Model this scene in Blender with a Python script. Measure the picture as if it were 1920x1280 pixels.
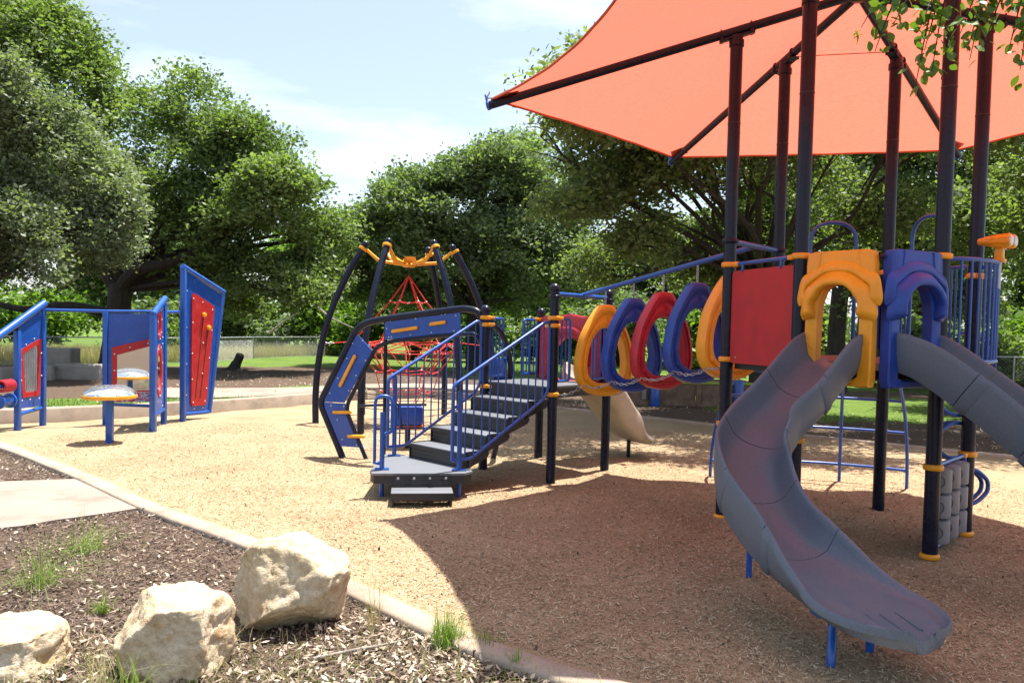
import bpy, bmesh, math, random
import numpy as np
from mathutils import Vector, Matrix, noise as mnoise
for o in list(bpy.data.objects): bpy.data.objects.remove(o)
SC = bpy.context.scene
COL = SC.collection
rng = random.Random(7)
nrg = np.random.default_rng(11)
PI = math.pi
R = math.radians

# ------------------------------------------------------------------ camera
cam_d = bpy.data.cameras.new('camera'); cam = bpy.data.objects.new('camera', cam_d); COL.objects.link(cam)
PT, RL = 0.04085, 0.021065
fw = Vector((0, math.cos(PT), -math.sin(PT))); up = Vector((0, math.sin(PT), math.cos(PT))); rt = Vector((1, 0, 0))
cx_ = rt*math.cos(RL)+up*math.sin(RL); cy_ = up*math.cos(RL)-rt*math.sin(RL); cz_ = -fw
cam.matrix_world = Matrix(((cx_.x, cy_.x, cz_.x, 0), (cx_.y, cy_.y, cz_.y, 0), (cx_.z, cy_.z, cz_.z, 1.934), (0, 0, 0, 1)))
cam_d.sensor_width = 36; cam_d.sensor_fit = 'HORIZONTAL'; cam_d.lens = 1512.4/1920*36; cam_d.shift_y = 35.41/1920
cam_d.clip_start = .05; cam_d.clip_end = 2000
SC.camera = cam
# ------------------------------------------------------------------ sky, sun, exposure
SUN = Vector((.95, .93, 4.44)).normalized()
SUN_EL = math.asin(SUN.z); SUN_AZ = math.atan2(SUN.x, SUN.y)
W = bpy.data.worlds.new('World'); SC.world = W; W.use_nodes = True
wn = W.node_tree.nodes; wl = W.node_tree.links
for n in list(wn): wn.remove(n)
wo = wn.new('ShaderNodeOutputWorld'); wb = wn.new('ShaderNodeBackground'); sky = wn.new('ShaderNodeTexSky')
sky.sky_type = 'NISHITA'; sky.sun_disc = False; sky.sun_elevation = SUN_EL; sky.sun_rotation = SUN_AZ
sky.air_density = 1.0; sky.dust_density = 2.0; sky.ozone_density = 1.1; sky.altitude = 200
tc = wn.new('ShaderNodeTexCoord'); mp = wn.new('ShaderNodeMapping'); mp.inputs['Scale'].default_value = (1.2, 1.2, 5.5)
nz = wn.new('ShaderNodeTexNoise'); nz.inputs['Scale'].default_value = 2.6; nz.inputs['Detail'].default_value = 7; nz.inputs['Roughness'].default_value = .58
cr = wn.new('ShaderNodeValToRGB'); cr.color_ramp.elements[0].position = .46; cr.color_ramp.elements[1].position = .78
cr.color_ramp.elements[0].color = (.15, .15, .15, 1); cr.color_ramp.elements[1].color = (.52, .52, .52, 1)
mxw = wn.new('ShaderNodeMix'); mxw.data_type = 'RGBA'
wl.new(tc.outputs['Generated'], mp.inputs['Vector']); wl.new(mp.outputs['Vector'], nz.inputs['Vector']); wl.new(nz.outputs['Fac'], cr.inputs['Fac'])
wl.new(cr.outputs['Color'], mxw.inputs['Factor']); wl.new(sky.outputs['Color'], mxw.inputs['A']); mxw.inputs['B'].default_value = (9.0, 9.4, 10.0, 1)
wl.new(mxw.outputs['Result'], wb.inputs['Color']); wl.new(wb.outputs['Background'], wo.inputs['Surface'])
wb.inputs['Strength'].default_value = .088
sl = bpy.data.lights.new('sun', 'SUN'); so = bpy.data.objects.new('sun', sl); COL.objects.link(so)
sl.energy = 5.0; sl.angle = R(.53); sl.color = (1, .955, .88)
so.rotation_euler = (-SUN).to_track_quat('-Z', 'Y').to_euler(); so.location = (0, 0, 30)
SC.view_settings.view_transform = 'Standard'; SC.view_settings.look = 'None'; SC.view_settings.gamma = 1
SC.view_settings.exposure = 1.3
SC.render.engine = 'CYCLES'
try:
    SC.cycles.max_bounces = 8; SC.cycles.transparent_max_bounces = 12
except Exception: pass

# ------------------------------------------------------------------ materials
MATS = {}
def nodes_of(name):
    m = bpy.data.materials.new(name); m.use_nodes = True; nt = m.node_tree
    b = nt.nodes['Principled BSDF']; return m, nt, b
def ramp(nt, stops):
    r = nt.nodes.new('ShaderNodeValToRGB'); e = r.color_ramp.elements
    while len(e) > 2: e.remove(e[-1])
    e[0].position, e[0].color = stops[0][0], (*stops[0][1], 1); e[1].position, e[1].color = stops[-1][0], (*stops[-1][1], 1)
    for p, c in stops[1:-1]:
        k = e.new(p); k.color = (*c, 1)
    return r
def noise(nt, scale, detail=4, rough=.55, vec=None, dist=0):
    n = nt.nodes.new('ShaderNodeTexNoise'); n.inputs['Scale'].default_value = scale; n.inputs['Detail'].default_value = detail
    n.inputs['Roughness'].default_value = rough; n.inputs['Distortion'].default_value = dist
    if vec is not None: nt.links.new(vec, n.inputs['Vector'])
    return n
def coords(nt, scale=(1, 1, 1), kind='Object', rot=(0, 0, 0)):
    t = nt.nodes.new('ShaderNodeTexCoord'); m = nt.nodes.new('ShaderNodeMapping'); m.inputs['Scale'].default_value = scale; m.inputs['Rotation'].default_value = rot
    nt.links.new(t.outputs[kind], m.inputs['Vector']); return m.outputs['Vector']
def mix(nt, fac, a, b, mode='MIX'):
    x = nt.nodes.new('ShaderNodeMix'); x.data_type = 'RGBA'; x.blend_type = mode
    for s, v in (('Factor', fac), ('A', a), ('B', b)):
        if isinstance(v, (int, float)): x.inputs[s].default_value = v
        elif isinstance(v, tuple): x.inputs[s].default_value = (*v, 1)
        else: nt.links.new(v, x.inputs[s])
    return x.outputs['Result']
def bump(nt, b, h, strength=.3, dist=.01):
    n = nt.nodes.new('ShaderNodeBump'); n.inputs['Strength'].default_value = strength; n.inputs['Distance'].default_value = dist
    nt.links.new(h, n.inputs['Height']); nt.links.new(n.outputs['Normal'], b.inputs['Normal'])
def mat_paint(name, col, rough=.35, var=.16, metallic=0, grime=.12, coat=0, spec=.5, bstr=.03):
    m, nt, b = nodes_of(name); v = coords(nt)
    n = noise(nt, 6, 5, .6, v); n2 = noise(nt, 90, 3, .6, v)
    d = tuple(c*(1-var*1.6) for c in col); l = tuple(min(1, c*(1+var)+.006) for c in col)
    r = ramp(nt, [(.3, d), (.7, l)]); nt.links.new(n.outputs['Fac'], r.inputs['Fac'])
    g = ramp(nt, [(.58, (0, 0, 0)), (.8, (1, 1, 1))]); nt.links.new(n2.outputs['Fac'], g.inputs['Fac'])
    sc = nt.nodes.new('ShaderNodeMath'); sc.operation = 'MULTIPLY'; sc.inputs[1].default_value = grime; nt.links.new(g.outputs['Color'], sc.inputs[0])
    c = mix(nt, sc.outputs[0], r.outputs['Color'], (.25, .21, .17))
    nt.links.new(c, b.inputs['Base Color']); b.inputs['Metallic'].default_value = metallic
    rr = ramp(nt, [(.3, (rough*.8,)*3), (.75, (min(1, rough*1.35),)*3)]); nt.links.new(n.outputs['Fac'], rr.inputs['Fac']); nt.links.new(rr.outputs['Color'], b.inputs['Roughness'])
    b.inputs['Coat Weight'].default_value = coat; b.inputs['Specular IOR Level'].default_value = spec
    bump(nt, b, n2.outputs['Fac'], bstr, .004); MATS[name] = m; return m
mat_paint('navy', (.006, .009, .026), .27, .05, 0, 0, 0, .28, .01)
mat_paint('blue', (.009, .078, .36), .30, .06, 0, .004, .2, .5, .01)
mat_paint('panel_blue', (.008, .066, .35), .24, .05, 0, .004, .2, .5, .01)
mat_paint('plastic_blue', (.008, .052, .33), .42, .18, 0, .03)
mat_paint('yellow', (.80, .345, .008), .38, .1, 0, .03, .1)
mat_paint('plastic_yellow', (.82, .355, .010), .42, .07, 0, .02)
mat_paint('red', (.42, .008, .012), .48, .10, 0, .02)
mat_paint('plastic_red', (.42, .010, .022), .42, .14, 0, .03)
mat_paint('deck_grey', (.16, .17, .19), .5, .12, 0, .1)
mat_paint('deck_dark', (.018, .018, .02), .55, .2, 0, .1)
mat_paint('deck_brown', (.17, .095, .075), .6, .15, 0, .1)
mat_paint('galvanised', (.45, .46, .47), .38, .12, .85, .05)
mat_paint('steel_dark', (.05, .05, .055), .4, .15, .7, .05)
mat_paint('rope', (.60, .030, .018), .75, .15, 0, .03)
mat_paint('white_plastic', (.75, .75, .74), .45, .08, 0, .08)
mat_paint('grey_plastic', (.22, .22, .23), .5, .1, 0, .06)
mat_paint('mark_grey', (.12, .12, .13), .6, .1, 0, .06)
mat_paint('orange', (.78, .14, .01), .42, .1, 0, .03)
mat_paint('lime', (.26, .36, .02), .5, .15, 0, .08)
mat_paint('beige_slide', (.40, .36, .28), .36, .1, 0, .04)
mat_paint('tan_wood', (.17, .115, .075), .8, .3, 0, .2)
mat_paint('canopy_edge', (.55, .10, .035), .8, .1, 0, .02)
mat_paint('pattern_blue', (.10, .28, .62), .4, .2, 0, .05)
mat_paint('lens', (.5, .5, .52), .15, .1, 0, .02)

def mat_mirror():
    m, nt, b = nodes_of('mirror'); b.inputs['Base Color'].default_value = (.82, .84, .84, 1); b.inputs['Metallic'].default_value = 1; b.inputs['Roughness'].default_value = .04
    n = noise(nt, 3, 2, .5, coords(nt)); MATS['mirror'] = m
mat_mirror()
def mat_slide():
    m, nt, b = nodes_of('granite_plastic'); v = coords(nt)
    n = noise(nt, 420, 2, .6, v); n2 = noise(nt, 3.5, 3, .5, v)
    r = ramp(nt, [(.32, (.055, .072, .092)), (.52, (.118, .145, .178)), (.72, (.23, .265, .305))]); nt.links.new(n.outputs['Fac'], r.inputs['Fac'])
    r2 = ramp(nt, [(.3, (.86, .92, 1.0)), (.7, (1.0, .97, .96))]); nt.links.new(n2.outputs['Fac'], r2.inputs['Fac'])
    c = mix(nt, 1.0, r.outputs['Color'], r2.outputs['Color'], 'MULTIPLY'); nt.links.new(c, b.inputs['Base Color'])
    rr = ramp(nt, [(.35, (.36,)*3), (.7, (.5,)*3)]); nt.links.new(n2.outputs['Fac'], rr.inputs['Fac']); nt.links.new(rr.outputs['Color'], b.inputs['Roughness'])
    b.inputs['Specular IOR Level'].default_value = .36; bump(nt, b, n.outputs['Fac'], .06, .003); MATS['granite_plastic'] = m
mat_slide()
def mat_fabric():
    m, nt, b = nodes_of('shade_fabric'); v = coords(nt)
    n = noise(nt, 14, 4, .6, coords(nt, (1, 6, 6))); n2 = noise(nt, 300, 2, .5, v)
    r = ramp(nt, [(.3, (.74, .15, .098)), (.7, (.84, .195, .132))]); nt.links.new(n.outputs['Fac'], r.inputs['Fac'])
    nt.links.new(r.outputs['Color'], b.inputs['Base Color']); b.inputs['Roughness'].default_value = .85; b.inputs['Specular IOR Level'].default_value = .15
    tr = nt.nodes.new('ShaderNodeBsdfTranslucent'); nt.links.new(r.outputs['Color'], tr.inputs['Color'])
    ms = nt.nodes.new('ShaderNodeMixShader'); ms.inputs[0].default_value = .47
    nt.links.new(b.outputs[0], ms.inputs[1]); nt.links.new(tr.outputs[0], ms.inputs[2])
    tp = nt.nodes.new('ShaderNodeBsdfTransparent'); m2 = nt.nodes.new('ShaderNodeMixShader'); m2.inputs[0].default_value = .0
    nt.links.new(ms.outputs[0], m2.inputs[1]); nt.links.new(tp.outputs[0], m2.inputs[2])
    bump(nt, b, n2.outputs['Fac'], .15, .003)
    nt.links.new(m2.outputs[0], nt.nodes['Material Output'].inputs['Surface']); MATS['shade_fabric'] = m
mat_fabric()
def mat_leaf(name, dark, light, trans=.35, rough=.55, vscale=.55):
    m, nt, b = nodes_of(name); g = nt.nodes.new('ShaderNodeNewGeometry'); v = coords(nt)
    n = noise(nt, vscale, 3, .5, v)
    ad = nt.nodes.new('ShaderNodeMath'); ad.operation = 'MULTIPLY_ADD'; ad.inputs[1].default_value = .55; nt.links.new(g.outputs['Random Per Island'], ad.inputs[0]); nt.links.new(n.outputs['Fac'], ad.inputs[2])
    r = ramp(nt, [(.42, dark), (1.0, light)]); nt.links.new(ad.outputs[0], r.inputs['Fac'])
    nt.links.new(r.outputs['Color'], b.inputs['Base Color']); b.inputs['Roughness'].default_value = rough; b.inputs['Specular IOR Level'].default_value = .3
    tr = nt.nodes.new('ShaderNodeBsdfTranslucent'); tcx = mix(nt, 1.0, r.outputs['Color'], (1.25, 1.5, .5), 'MULTIPLY'); nt.links.new(tcx, tr.inputs['Color'])
    ms = nt.nodes.new('ShaderNodeMixShader'); ms.inputs[0].default_value = trans
    nt.links.new(b.outputs[0], ms.inputs[1]); nt.links.new(tr.outputs[0], ms.inputs[2]); nt.links.new(ms.outputs[0], nt.nodes['Material Output'].inputs['Surface'])
    MATS[name] = m; return m
mat_leaf('leaf_oak', (0.068, 0.109, 0.040), (0.206, 0.266, 0.100), .42)
mat_leaf('leaf_grey', (0.101, 0.136, 0.083), (0.253, 0.287, 0.178), .36, .5)
mat_leaf('leaf_far', (0.078, 0.116, 0.061), (0.207, 0.262, 0.132), .42)
mat_leaf('leaf_right', (0.086, 0.120, 0.052), (0.221, 0.267, 0.117), .45)
mat_leaf('leaf_bright', (.07, .13, .02), (.17, .27, .045), .4)
mat_leaf('leaf_near', (.060, .115, .018), (.135, .21, .04), .34, .4, 9)
mat_leaf('grass_blade', (.10, .17, .03), (.24, .33, .075), .35, .5, 3)
mat_leaf('grass_dry', (.30, .24, .12), (.48, .41, .24), .3, .7, 2)
mat_leaf('leaf_litter', (.16, .11, .07), (.56, .47, .37), .1, .7, 30)
def mat_bark():
    m, nt, b = nodes_of('bark'); n = noise(nt, 9, 8, .7, coords(nt, (1, 1, .25))); r = ramp(nt, [(.3, (.016, .013, .010)), (.7, (.055, .046, .037))])
    nt.links.new(n.outputs['Fac'], r.inputs['Fac']); nt.links.new(r.outputs['Color'], b.inputs['Base Color']); b.inputs['Roughness'].default_value = .9
    bump(nt, b, n.outputs['Fac'], .9, .04); MATS['bark'] = m
    m, nt, b = nodes_of('dead_wood'); n = noise(nt, 12, 6, .6, coords(nt)); r = ramp(nt, [(.3, (.17, .14, .11)), (.7, (.38, .34, .29))])
    nt.links.new(n.outputs['Fac'], r.inputs['Fac']); nt.links.new(r.outputs['Color'], b.inputs['Base Color']); b.inputs['Roughness'].default_value = .85; bump(nt, b, n.outputs['Fac'], .5, .01); MATS['dead_wood'] = m
mat_bark()
def mat_chips():
    m, nt, b = nodes_of('wood_chips')
    v1 = coords(nt, (30, 90, 30), rot=(0, 0, .5)); v2 = coords(nt, (90, 30, 30), rot=(0, 0, -.35)); v = coords(nt)
    a = noise(nt, 1, 3, .65, v1); c = noise(nt, 1, 3, .65, v2); big = noise(nt, .9, 4, .6, v)
    mxn = nt.nodes.new('ShaderNodeMath'); mxn.operation = 'MAXIMUM'; nt.links.new(a.outputs['Fac'], mxn.inputs[0]); nt.links.new(c.outputs['Fac'], mxn.inputs[1])
    r = ramp(nt, [(.36, (.15, .10, .062)), (.52, (.35, .262, .16)), (.66, (.46, .365, .24)), (.8, (.60, .50, .355))]); nt.links.new(mxn.outputs[0], r.inputs['Fac'])
    r2 = ramp(nt, [(.3, (.78, .74, .70)), (.7, (1.08, 1.06, 1.02))]); nt.links.new(big.outputs['Fac'], r2.inputs['Fac'])
    cc = mix(nt, 1.0, r.outputs['Color'], r2.outputs['Color'], 'MULTIPLY'); nt.links.new(cc, b.inputs['Base Color']); b.inputs['Roughness'].default_value = .9; b.inputs['Specular IOR Level'].default_value = .15
    bump(nt, b, mxn.outputs[0], .8, .02); MATS['wood_chips'] = m
    m, nt, b = nodes_of('loose_chip'); g = nt.nodes.new('ShaderNodeNewGeometry')
    r = ramp(nt, [(0, (.08, .052, .03)), (.15, (.29, .21, .12)), (.7, (.45, .345, .215)), (1, (.62, .515, .36))]); nt.links.new(g.outputs['Random Per Island'], r.inputs['Fac']); nt.links.new(r.outputs['Color'], b.inputs['Base Color'])
    b.inputs['Roughness'].default_value = .85; b.inputs['Specular IOR Level'].default_value = .2; MATS['loose_chip'] = m
    m, nt, b = nodes_of('loose_mulch'); g = nt.nodes.new('ShaderNodeNewGeometry')
    r = ramp(nt, [(0, (.045, .032, .024)), (.5, (.115, .08, .06)), (.9, (.19, .14, .105)), (1, (.38, .31, .24))]); nt.links.new(g.outputs['Random Per Island'], r.inputs['Fac']); nt.links.new(r.outputs['Color'], b.inputs['Base Color'])
    b.inputs['Roughness'].default_value = .9; MATS['loose_mulch'] = m
mat_chips()
def mat_ground():
    m, nt, b = nodes_of('soil_and_lawn'); v = coords(nt)
    at = nt.nodes.new('ShaderNodeAttribute'); at.attribute_name = 'grass'
    n1 = noise(nt, 34, 6, .7, v); n2 = noise(nt, 1.3, 5, .65, v); n3 = noise(nt, 60, 3, .6, coords(nt, (1, 1, .3)))
    so_ = ramp(nt, [(.3, (.045, .031, .022)), (.52, (.115, .08, .058)), (.72, (.18, .13, .098)), (.85, (.30, .24, .19))]); nt.links.new(n1.outputs['Fac'], so_.inputs['Fac'])
    gr = ramp(nt, [(.3, (.055, .10, .02)), (.7, (.155, .235, .05))]); nt.links.new(n3.outputs['Fac'], gr.inputs['Fac'])
    gv = ramp(nt, [(.3, (.75, .8, .8)), (.7, (1.2, 1.1, 1.0))]); nt.links.new(n2.outputs['Fac'], gv.inputs['Fac'])
    g2 = mix(nt, 1.0, gr.outputs['Color'], gv.outputs['Color'], 'MULTIPLY')
    su = nt.nodes.new('ShaderNodeMath'); su.operation = 'MULTIPLY_ADD'; su.inputs[1].default_value = .8; su.inputs[2].default_value = -.4; nt.links.new(n2.outputs['Fac'], su.inputs[0])
    ad = nt.nodes.new('ShaderNodeMath'); ad.operation = 'ADD'; nt.links.new(at.outputs['Fac'], ad.inputs[0]); nt.links.new(su.outputs[0], ad.inputs[1])
    mk = ramp(nt, [(.42, (0, 0, 0)), (.58, (1, 1, 1))]); nt.links.new(ad.outputs[0], mk.inputs['Fac'])
    c = mix(nt, mk.outputs['Color'], so_.outputs['Color'], g2); nt.links.new(c, b.inputs['Base Color']); b.inputs['Roughness'].default_value = .95; b.inputs['Specular IOR Level'].default_value = .1
    bump(nt, b, n1.outputs['Fac'], 1.0, .03); MATS['soil_and_lawn'] = m
mat_ground()
def mat_concrete(name, col, scale=1.0):
    m, nt, b = nodes_of(name); v = coords(nt); n = noise(nt, 2.2*scale, 7, .65, v); n2 = noise(nt, 120, 3, .6, v)
    r = ramp(nt, [(.28, tuple(c*.62 for c in col)), (.5, col), (.75, tuple(min(1, c*1.18) for c in col))]); nt.links.new(n.outputs['Fac'], r.inputs['Fac'])
    r2 = ramp(nt, [(.35, (.78, .77, .75)), (.6, (1.05, 1.05, 1.05))]); nt.links.new(n2.outputs['Fac'], r2.inputs['Fac'])
    nt.links.new(mix(nt, 1.0, r.outputs['Color'], r2.outputs['Color'], 'MULTIPLY'), b.inputs['Base Color']); b.inputs['Roughness'].default_value = .88; b.inputs['Specular IOR Level'].default_value = .25
    bump(nt, b, n2.outputs['Fac'], .4, .006); MATS[name] = m
mat_concrete('concrete', (.36, .285, .22)); mat_concrete('path_concrete', (.29, .24, .195), .6); mat_concrete('block_stone', (.30, .28, .25))
def mat_rock():
    m, nt, b = nodes_of('limestone'); v = coords(nt)
    n = noise(nt, 3.2, 8, .68, v, .4); n2 = noise(nt, 26, 6, .7, v); n3 = noise(nt, 5.5, 5, .6, coords(nt, (1, 1, 2.5)), .8)
    r = ramp(nt, [(.28, (.42, .31, .17)), (.46, (.58, .47, .31)), (.66, (.68, .60, .46))]); nt.links.new(n.outputs['Fac'], r.inputs['Fac'])
    st = ramp(nt, [(.55, (0, 0, 0)), (.72, (.75, .75, .75))]); nt.links.new(n3.outputs['Fac'], st.inputs['Fac'])
    c = mix(nt, st.outputs['Color'], r.outputs['Color'], (.40, .23, .085))
    r2 = ramp(nt, [(.3, (.72, .69, .65)), (.6, (1.05, 1.05, 1.04))]); nt.links.new(n2.outputs['Fac'], r2.inputs['Fac'])
    nt.links.new(mix(nt, 1.0, c, r2.outputs['Color'], 'MULTIPLY'), b.inputs['Base Color']); b.inputs['Roughness'].default_value = .92; b.inputs['Specular IOR Level'].default_value = .2
    bump(nt, b, n2.outputs['Fac'], .8, .03); MATS['limestone'] = m
mat_rock()
def mat_perf():
    m, nt, b = nodes_of('perforated_steel'); b.inputs['Base Color'].default_value = (.02, .02, .022, 1); b.inputs['Roughness'].default_value = .5
    v = coords(nt, (38, 38, 22)); br = nt.nodes.new('ShaderNodeTexVoronoi'); br.inputs['Scale'].default_value = 1; br.inputs['Randomness'].default_value = .12; nt.links.new(v, br.inputs['Vector'])
    r = ramp(nt, [(.26, (1, 1, 1)), (.30, (0, 0, 0))]); nt.links.new(br.outputs['Distance'], r.inputs['Fac'])
    tp = nt.nodes.new('ShaderNodeBsdfTransparent'); ms = nt.nodes.new('ShaderNodeMixShader'); nt.links.new(r.outputs['Color'], ms.inputs[0]); nt.links.new(b.outputs[0], ms.inputs[1]); nt.links.new(tp.outputs[0], ms.inputs[2])
    nt.links.new(ms.outputs[0], nt.nodes['Material Output'].inputs['Surface']); MATS['perforated_steel'] = m
    m, nt, b = nodes_of('tread_grey'); v = coords(nt); br = nt.nodes.new('ShaderNodeTexVoronoi'); br.inputs['Scale'].default_value = 55; br.inputs['Randomness'].default_value = .1; nt.links.new(v, br.inputs['Vector'])
    r = ramp(nt, [(.22, (.03, .03, .032)), (.34, (.15, .162, .18))]); nt.links.new(br.outputs['Distance'], r.inputs['Fac']); nt.links.new(r.outputs['Color'], b.inputs['Base Color']); b.inputs['Roughness'].default_value = .45; MATS['tread_grey'] = m
    m, nt, b = nodes_of('chain_link'); b.inputs['Base Color'].default_value = (.42, .43, .43, 1); b.inputs['Metallic'].default_value = .6; b.inputs['Roughness'].default_value = .5; MATS['chain_link'] = m
    m, nt, b = nodes_of('clear_dome'); b.inputs['Base Color'].default_value = (.95, .97, 1, 1); b.inputs['Roughness'].default_value = .03; b.inputs['IOR'].default_value = 1.25
    b.inputs['Transmission Weight'].default_value = .95; MATS['clear_dome'] = m
    m, nt, b = nodes_of('drum_print'); v = coords(nt, (4, 4, 4)); n = noise(nt, 1.1, 2, .5, v, 1.6)
    r = ramp(nt, [(.40, (.10, .22, .60)), (.47, (.60, .68, .80)), (.52, (.72, .74, .72)), (.56, (.80, .62, .06)), (.64, (.22, .36, .66))]); r.color_ramp.interpolation = 'CONSTANT'
    nt.links.new(n.outputs['Fac'], r.inputs['Fac']); nt.links.new(r.outputs['Color'], b.inputs['Base Color']); b.inputs['Roughness'].default_value = .4; MATS['drum_print'] = m
    m, nt, b = nodes_of('strip_print'); v = coords(nt, (9, 9, 9)); n = noise(nt, 1.2, 2, .5, v, 1.4)
    r = ramp(nt, [(.40, (.40, .01, .04)), (.47, (.12, .30, .62)), (.53, (.5, .5, .6)), (.58, (.45, .02, .10))]); r.color_ramp.interpolation = 'CONSTANT'
    nt.links.new(n.outputs['Fac'], r.inputs['Fac']); nt.links.new(r.outputs['Color'], b.inputs['Base Color']); b.inputs['Roughness'].default_value = .35; MATS['strip_print'] = m
mat_perf()

# ------------------------------------------------------------------ mesh helpers
ORG = {}
class MB:
    def __init__(s): s.v = []; s.f = []
    def add(s, vs, fs):
        k = len(s.v); s.v += [tuple(p) for p in vs]; s.f += [tuple(i+k for i in f) for f in fs]; return s
    def tube(s, pts, r, n=10, cap=True, closed=False):
        P = [Vector(p) for p in pts]; m = len(P); rr = r if hasattr(r, '__len__') else [r]*m
        T = []
        for i in range(m):
            a = P[(i-1) % m] if (closed or i > 0) else P[i]; b = P[(i+1) % m] if (closed or i < m-1) else P[i]
            t = (b-a); T.append(t.normalized() if t.length > 1e-9 else Vector((0, 0, 1)))
        u = T[0].cross(Vector((0, 0, 1)));
        if u.length < .1: u = T[0].cross(Vector((0, 1, 0)))
        u.normalize(); vs = []
        for i in range(m):
            u = (u - T[i]*u.dot(T[i])); u.normalize(); w = T[i].cross(u)
            for k in range(n):
                a = 2*PI*k/n; vs.append(P[i]+(u*math.cos(a)+w*math.sin(a))*rr[i])
        fs = []
        for i in range(m if closed else m-1):
            j = (i+1) % m
            for k in range(n): fs.append((i*n+k, i*n+(k+1) % n, j*n+(k+1) % n, j*n+k))
        if cap and not closed: fs += [tuple(range(n-1, -1, -1)), tuple((m-1)*n+k for k in range(n))]
        return s.add(vs, fs)
    def box(s, c, d, u=(1, 0, 0), w=(0, 1, 0), t=(0, 0, 1), bev=0):
        c = Vector(c); u, w, t = Vector(u).normalized(), Vector(w).normalized(), Vector(t).normalized(); a, b, e = d[0]/2, d[1]/2, d[2]/2
        if bev <= 0:
            vs = [c+u*x*a+w*y*b+t*z*e for x in (-1, 1) for y in (-1, 1) for z in (-1, 1)]
            return s.add(vs, [(0, 1, 3, 2), (4, 6, 7, 5), (0, 4, 5, 1), (2, 3, 7, 6), (0, 2, 6, 4), (1, 5, 7, 3)])
        bm = bmesh.new(); bmesh.ops.create_cube(bm, size=1)
        for q in bm.verts: q.co = Vector((q.co.x*d[0], q.co.y*d[1], q.co.z*d[2]))
        bmesh.ops.bevel(bm, geom=list(bm.edges), offset=bev, segments=2, affect='EDGES', profile=.5); bm.verts.index_update()
        vs = [c+u*q.co.x+w*q.co.y+t*q.co.z for q in bm.verts]; fs = [tuple(q.index for q in f.verts) for f in bm.faces]; bm.free(); return s.add(vs, fs)
    def sphere(s, c, r, n=14, m=9, sc=(1, 1, 1)):
        c = Vector(c); vs = [c+Vector((0, 0, r*sc[2]))]; fs = []
        for i in range(1, m):
            th = PI*i/m
            for k in range(n): ph = 2*PI*k/n; vs.append(c+Vector((r*sc[0]*math.sin(th)*math.cos(ph), r*sc[1]*math.sin(th)*math.sin(ph), r*sc[2]*math.cos(th))))
        vs.append(c-Vector((0, 0, r*sc[2]))); L = len(vs)-1
        for k in range(n): fs.append((0, 1+k, 1+(k+1) % n))
        for i in range(m-2):
            for k in range(n): a = 1+i*n+k; b = 1+i*n+(k+1) % n; fs.append((a, a+n, b+n, b))
        for k in range(n): fs.append((L, 1+(m-2)*n+(k+1) % n, 1+(m-2)*n+k))
        return s.add(vs, fs)
    def lathe(s, c, prof, n=20, ax=(0, 0, 1)):
        c = Vector(c); ax = Vector(ax).normalized(); u = ax.orthogonal().normalized(); w = ax.cross(u); vs = []; fs = []; m = len(prof)
        for (r, z) in prof:
            for k in range(n): a = 2*PI*k/n; vs.append(c+ax*z+(u*math.cos(a)+w*math.sin(a))*max(r, 1e-4))
        for i in range(m-1):
            for k in range(n): fs.append((i*n+k, i*n+(k+1) % n, (i+1)*n+(k+1) % n, (i+1)*n+k))
        fs += [tuple(range(n-1, -1, -1)), tuple((m-1)*n+k for k in range(n))]
        return s.add(vs, fs)
    def prism(s, poly, o, u, w, t, depth):
        """poly in (u,w) around o, extruded by depth along t (centred)"""
        o, u, w, t = Vector(o), Vector(u).normalized(), Vector(w).normalized(), Vector(t).normalized(); n = len(poly)
        vs = [o+u*p[0]+w*p[1]-t*depth/2 for p in poly]+[o+u*p[0]+w*p[1]+t*depth/2 for p in poly]
        fs = [tuple(range(n-1, -1, -1)), tuple(range(n, 2*n))]+[(i, (i+1) % n, n+(i+1) % n, n+i) for i in range(n)]
        return s.add(vs, fs)
    def ring(s, outer, inner, prof, o, u, w, t):
        """outer/inner: closed 2d loops of equal count; prof: list of (k 0=inner..1=outer, depth) closed cross-section"""
        o, u, w, t = Vector(o), Vector(u).normalized(), Vector(w).normalized(), Vector(t).normalized(); N = len(outer); M = len(prof); vs = []; fs = []
        for i in range(N):
            for (k, d) in prof:
                x = inner[i][0]*(1-k)+outer[i][0]*k; y = inner[i][1]*(1-k)+outer[i][1]*k; vs.append(o+u*x+w*y+t*d)
        for i in range(N):
            j = (i+1) % N
            for q in range(M): p = (q+1) % M; fs.append((i*M+q, i*M+p, j*M+p, j*M+q))
        return s.add(vs, fs)
    def build(s, name, mat, parent=None, smooth=True, ang=38):
        me = bpy.data.meshes.new(name); o0 = Vector((0, 0, 0))
        if parent is not None: o0 = ORG[parent.name]
        vs = [(p[0]-o0.x, p[1]-o0.y, p[2]-o0.z) for p in s.v] if o0.length else s.v
        me.from_pydata(vs, [], s.f); me.validate()
        bm = bmesh.new(); bm.from_mesh(me); bmesh.ops.recalc_face_normals(bm, faces=list(bm.faces)); bm.to_mesh(me); bm.free()
        if smooth:
            me.polygons.foreach_set('use_smooth', [True]*len(me.polygons)); me.set_sharp_from_angle(angle=R(ang))
        me.materials.append(MATS[mat] if isinstance(mat, str) else mat)
        o = bpy.data.objects.new(name, me); COL.objects.link(o)
        if parent is not None: o.parent = parent; ORG[o.name] = o0
        else: ORG[o.name] = Vector((0, 0, 0))
        return o
def M1(): return MB()
def tag(o, label=None, cat=None, group=None, kind=None):
    if label: o['label'] = label
    if cat: o['category'] = cat
    if group: o['group'] = group
    if kind: o['kind'] = kind
    return o
def thing(name, label, cat, loc, group=None):
    o = bpy.data.objects.new(name, None); o.location = loc; o.empty_display_size = .2; COL.objects.link(o); ORG[o.name] = Vector(loc); return tag(o, label, cat, group)
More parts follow.
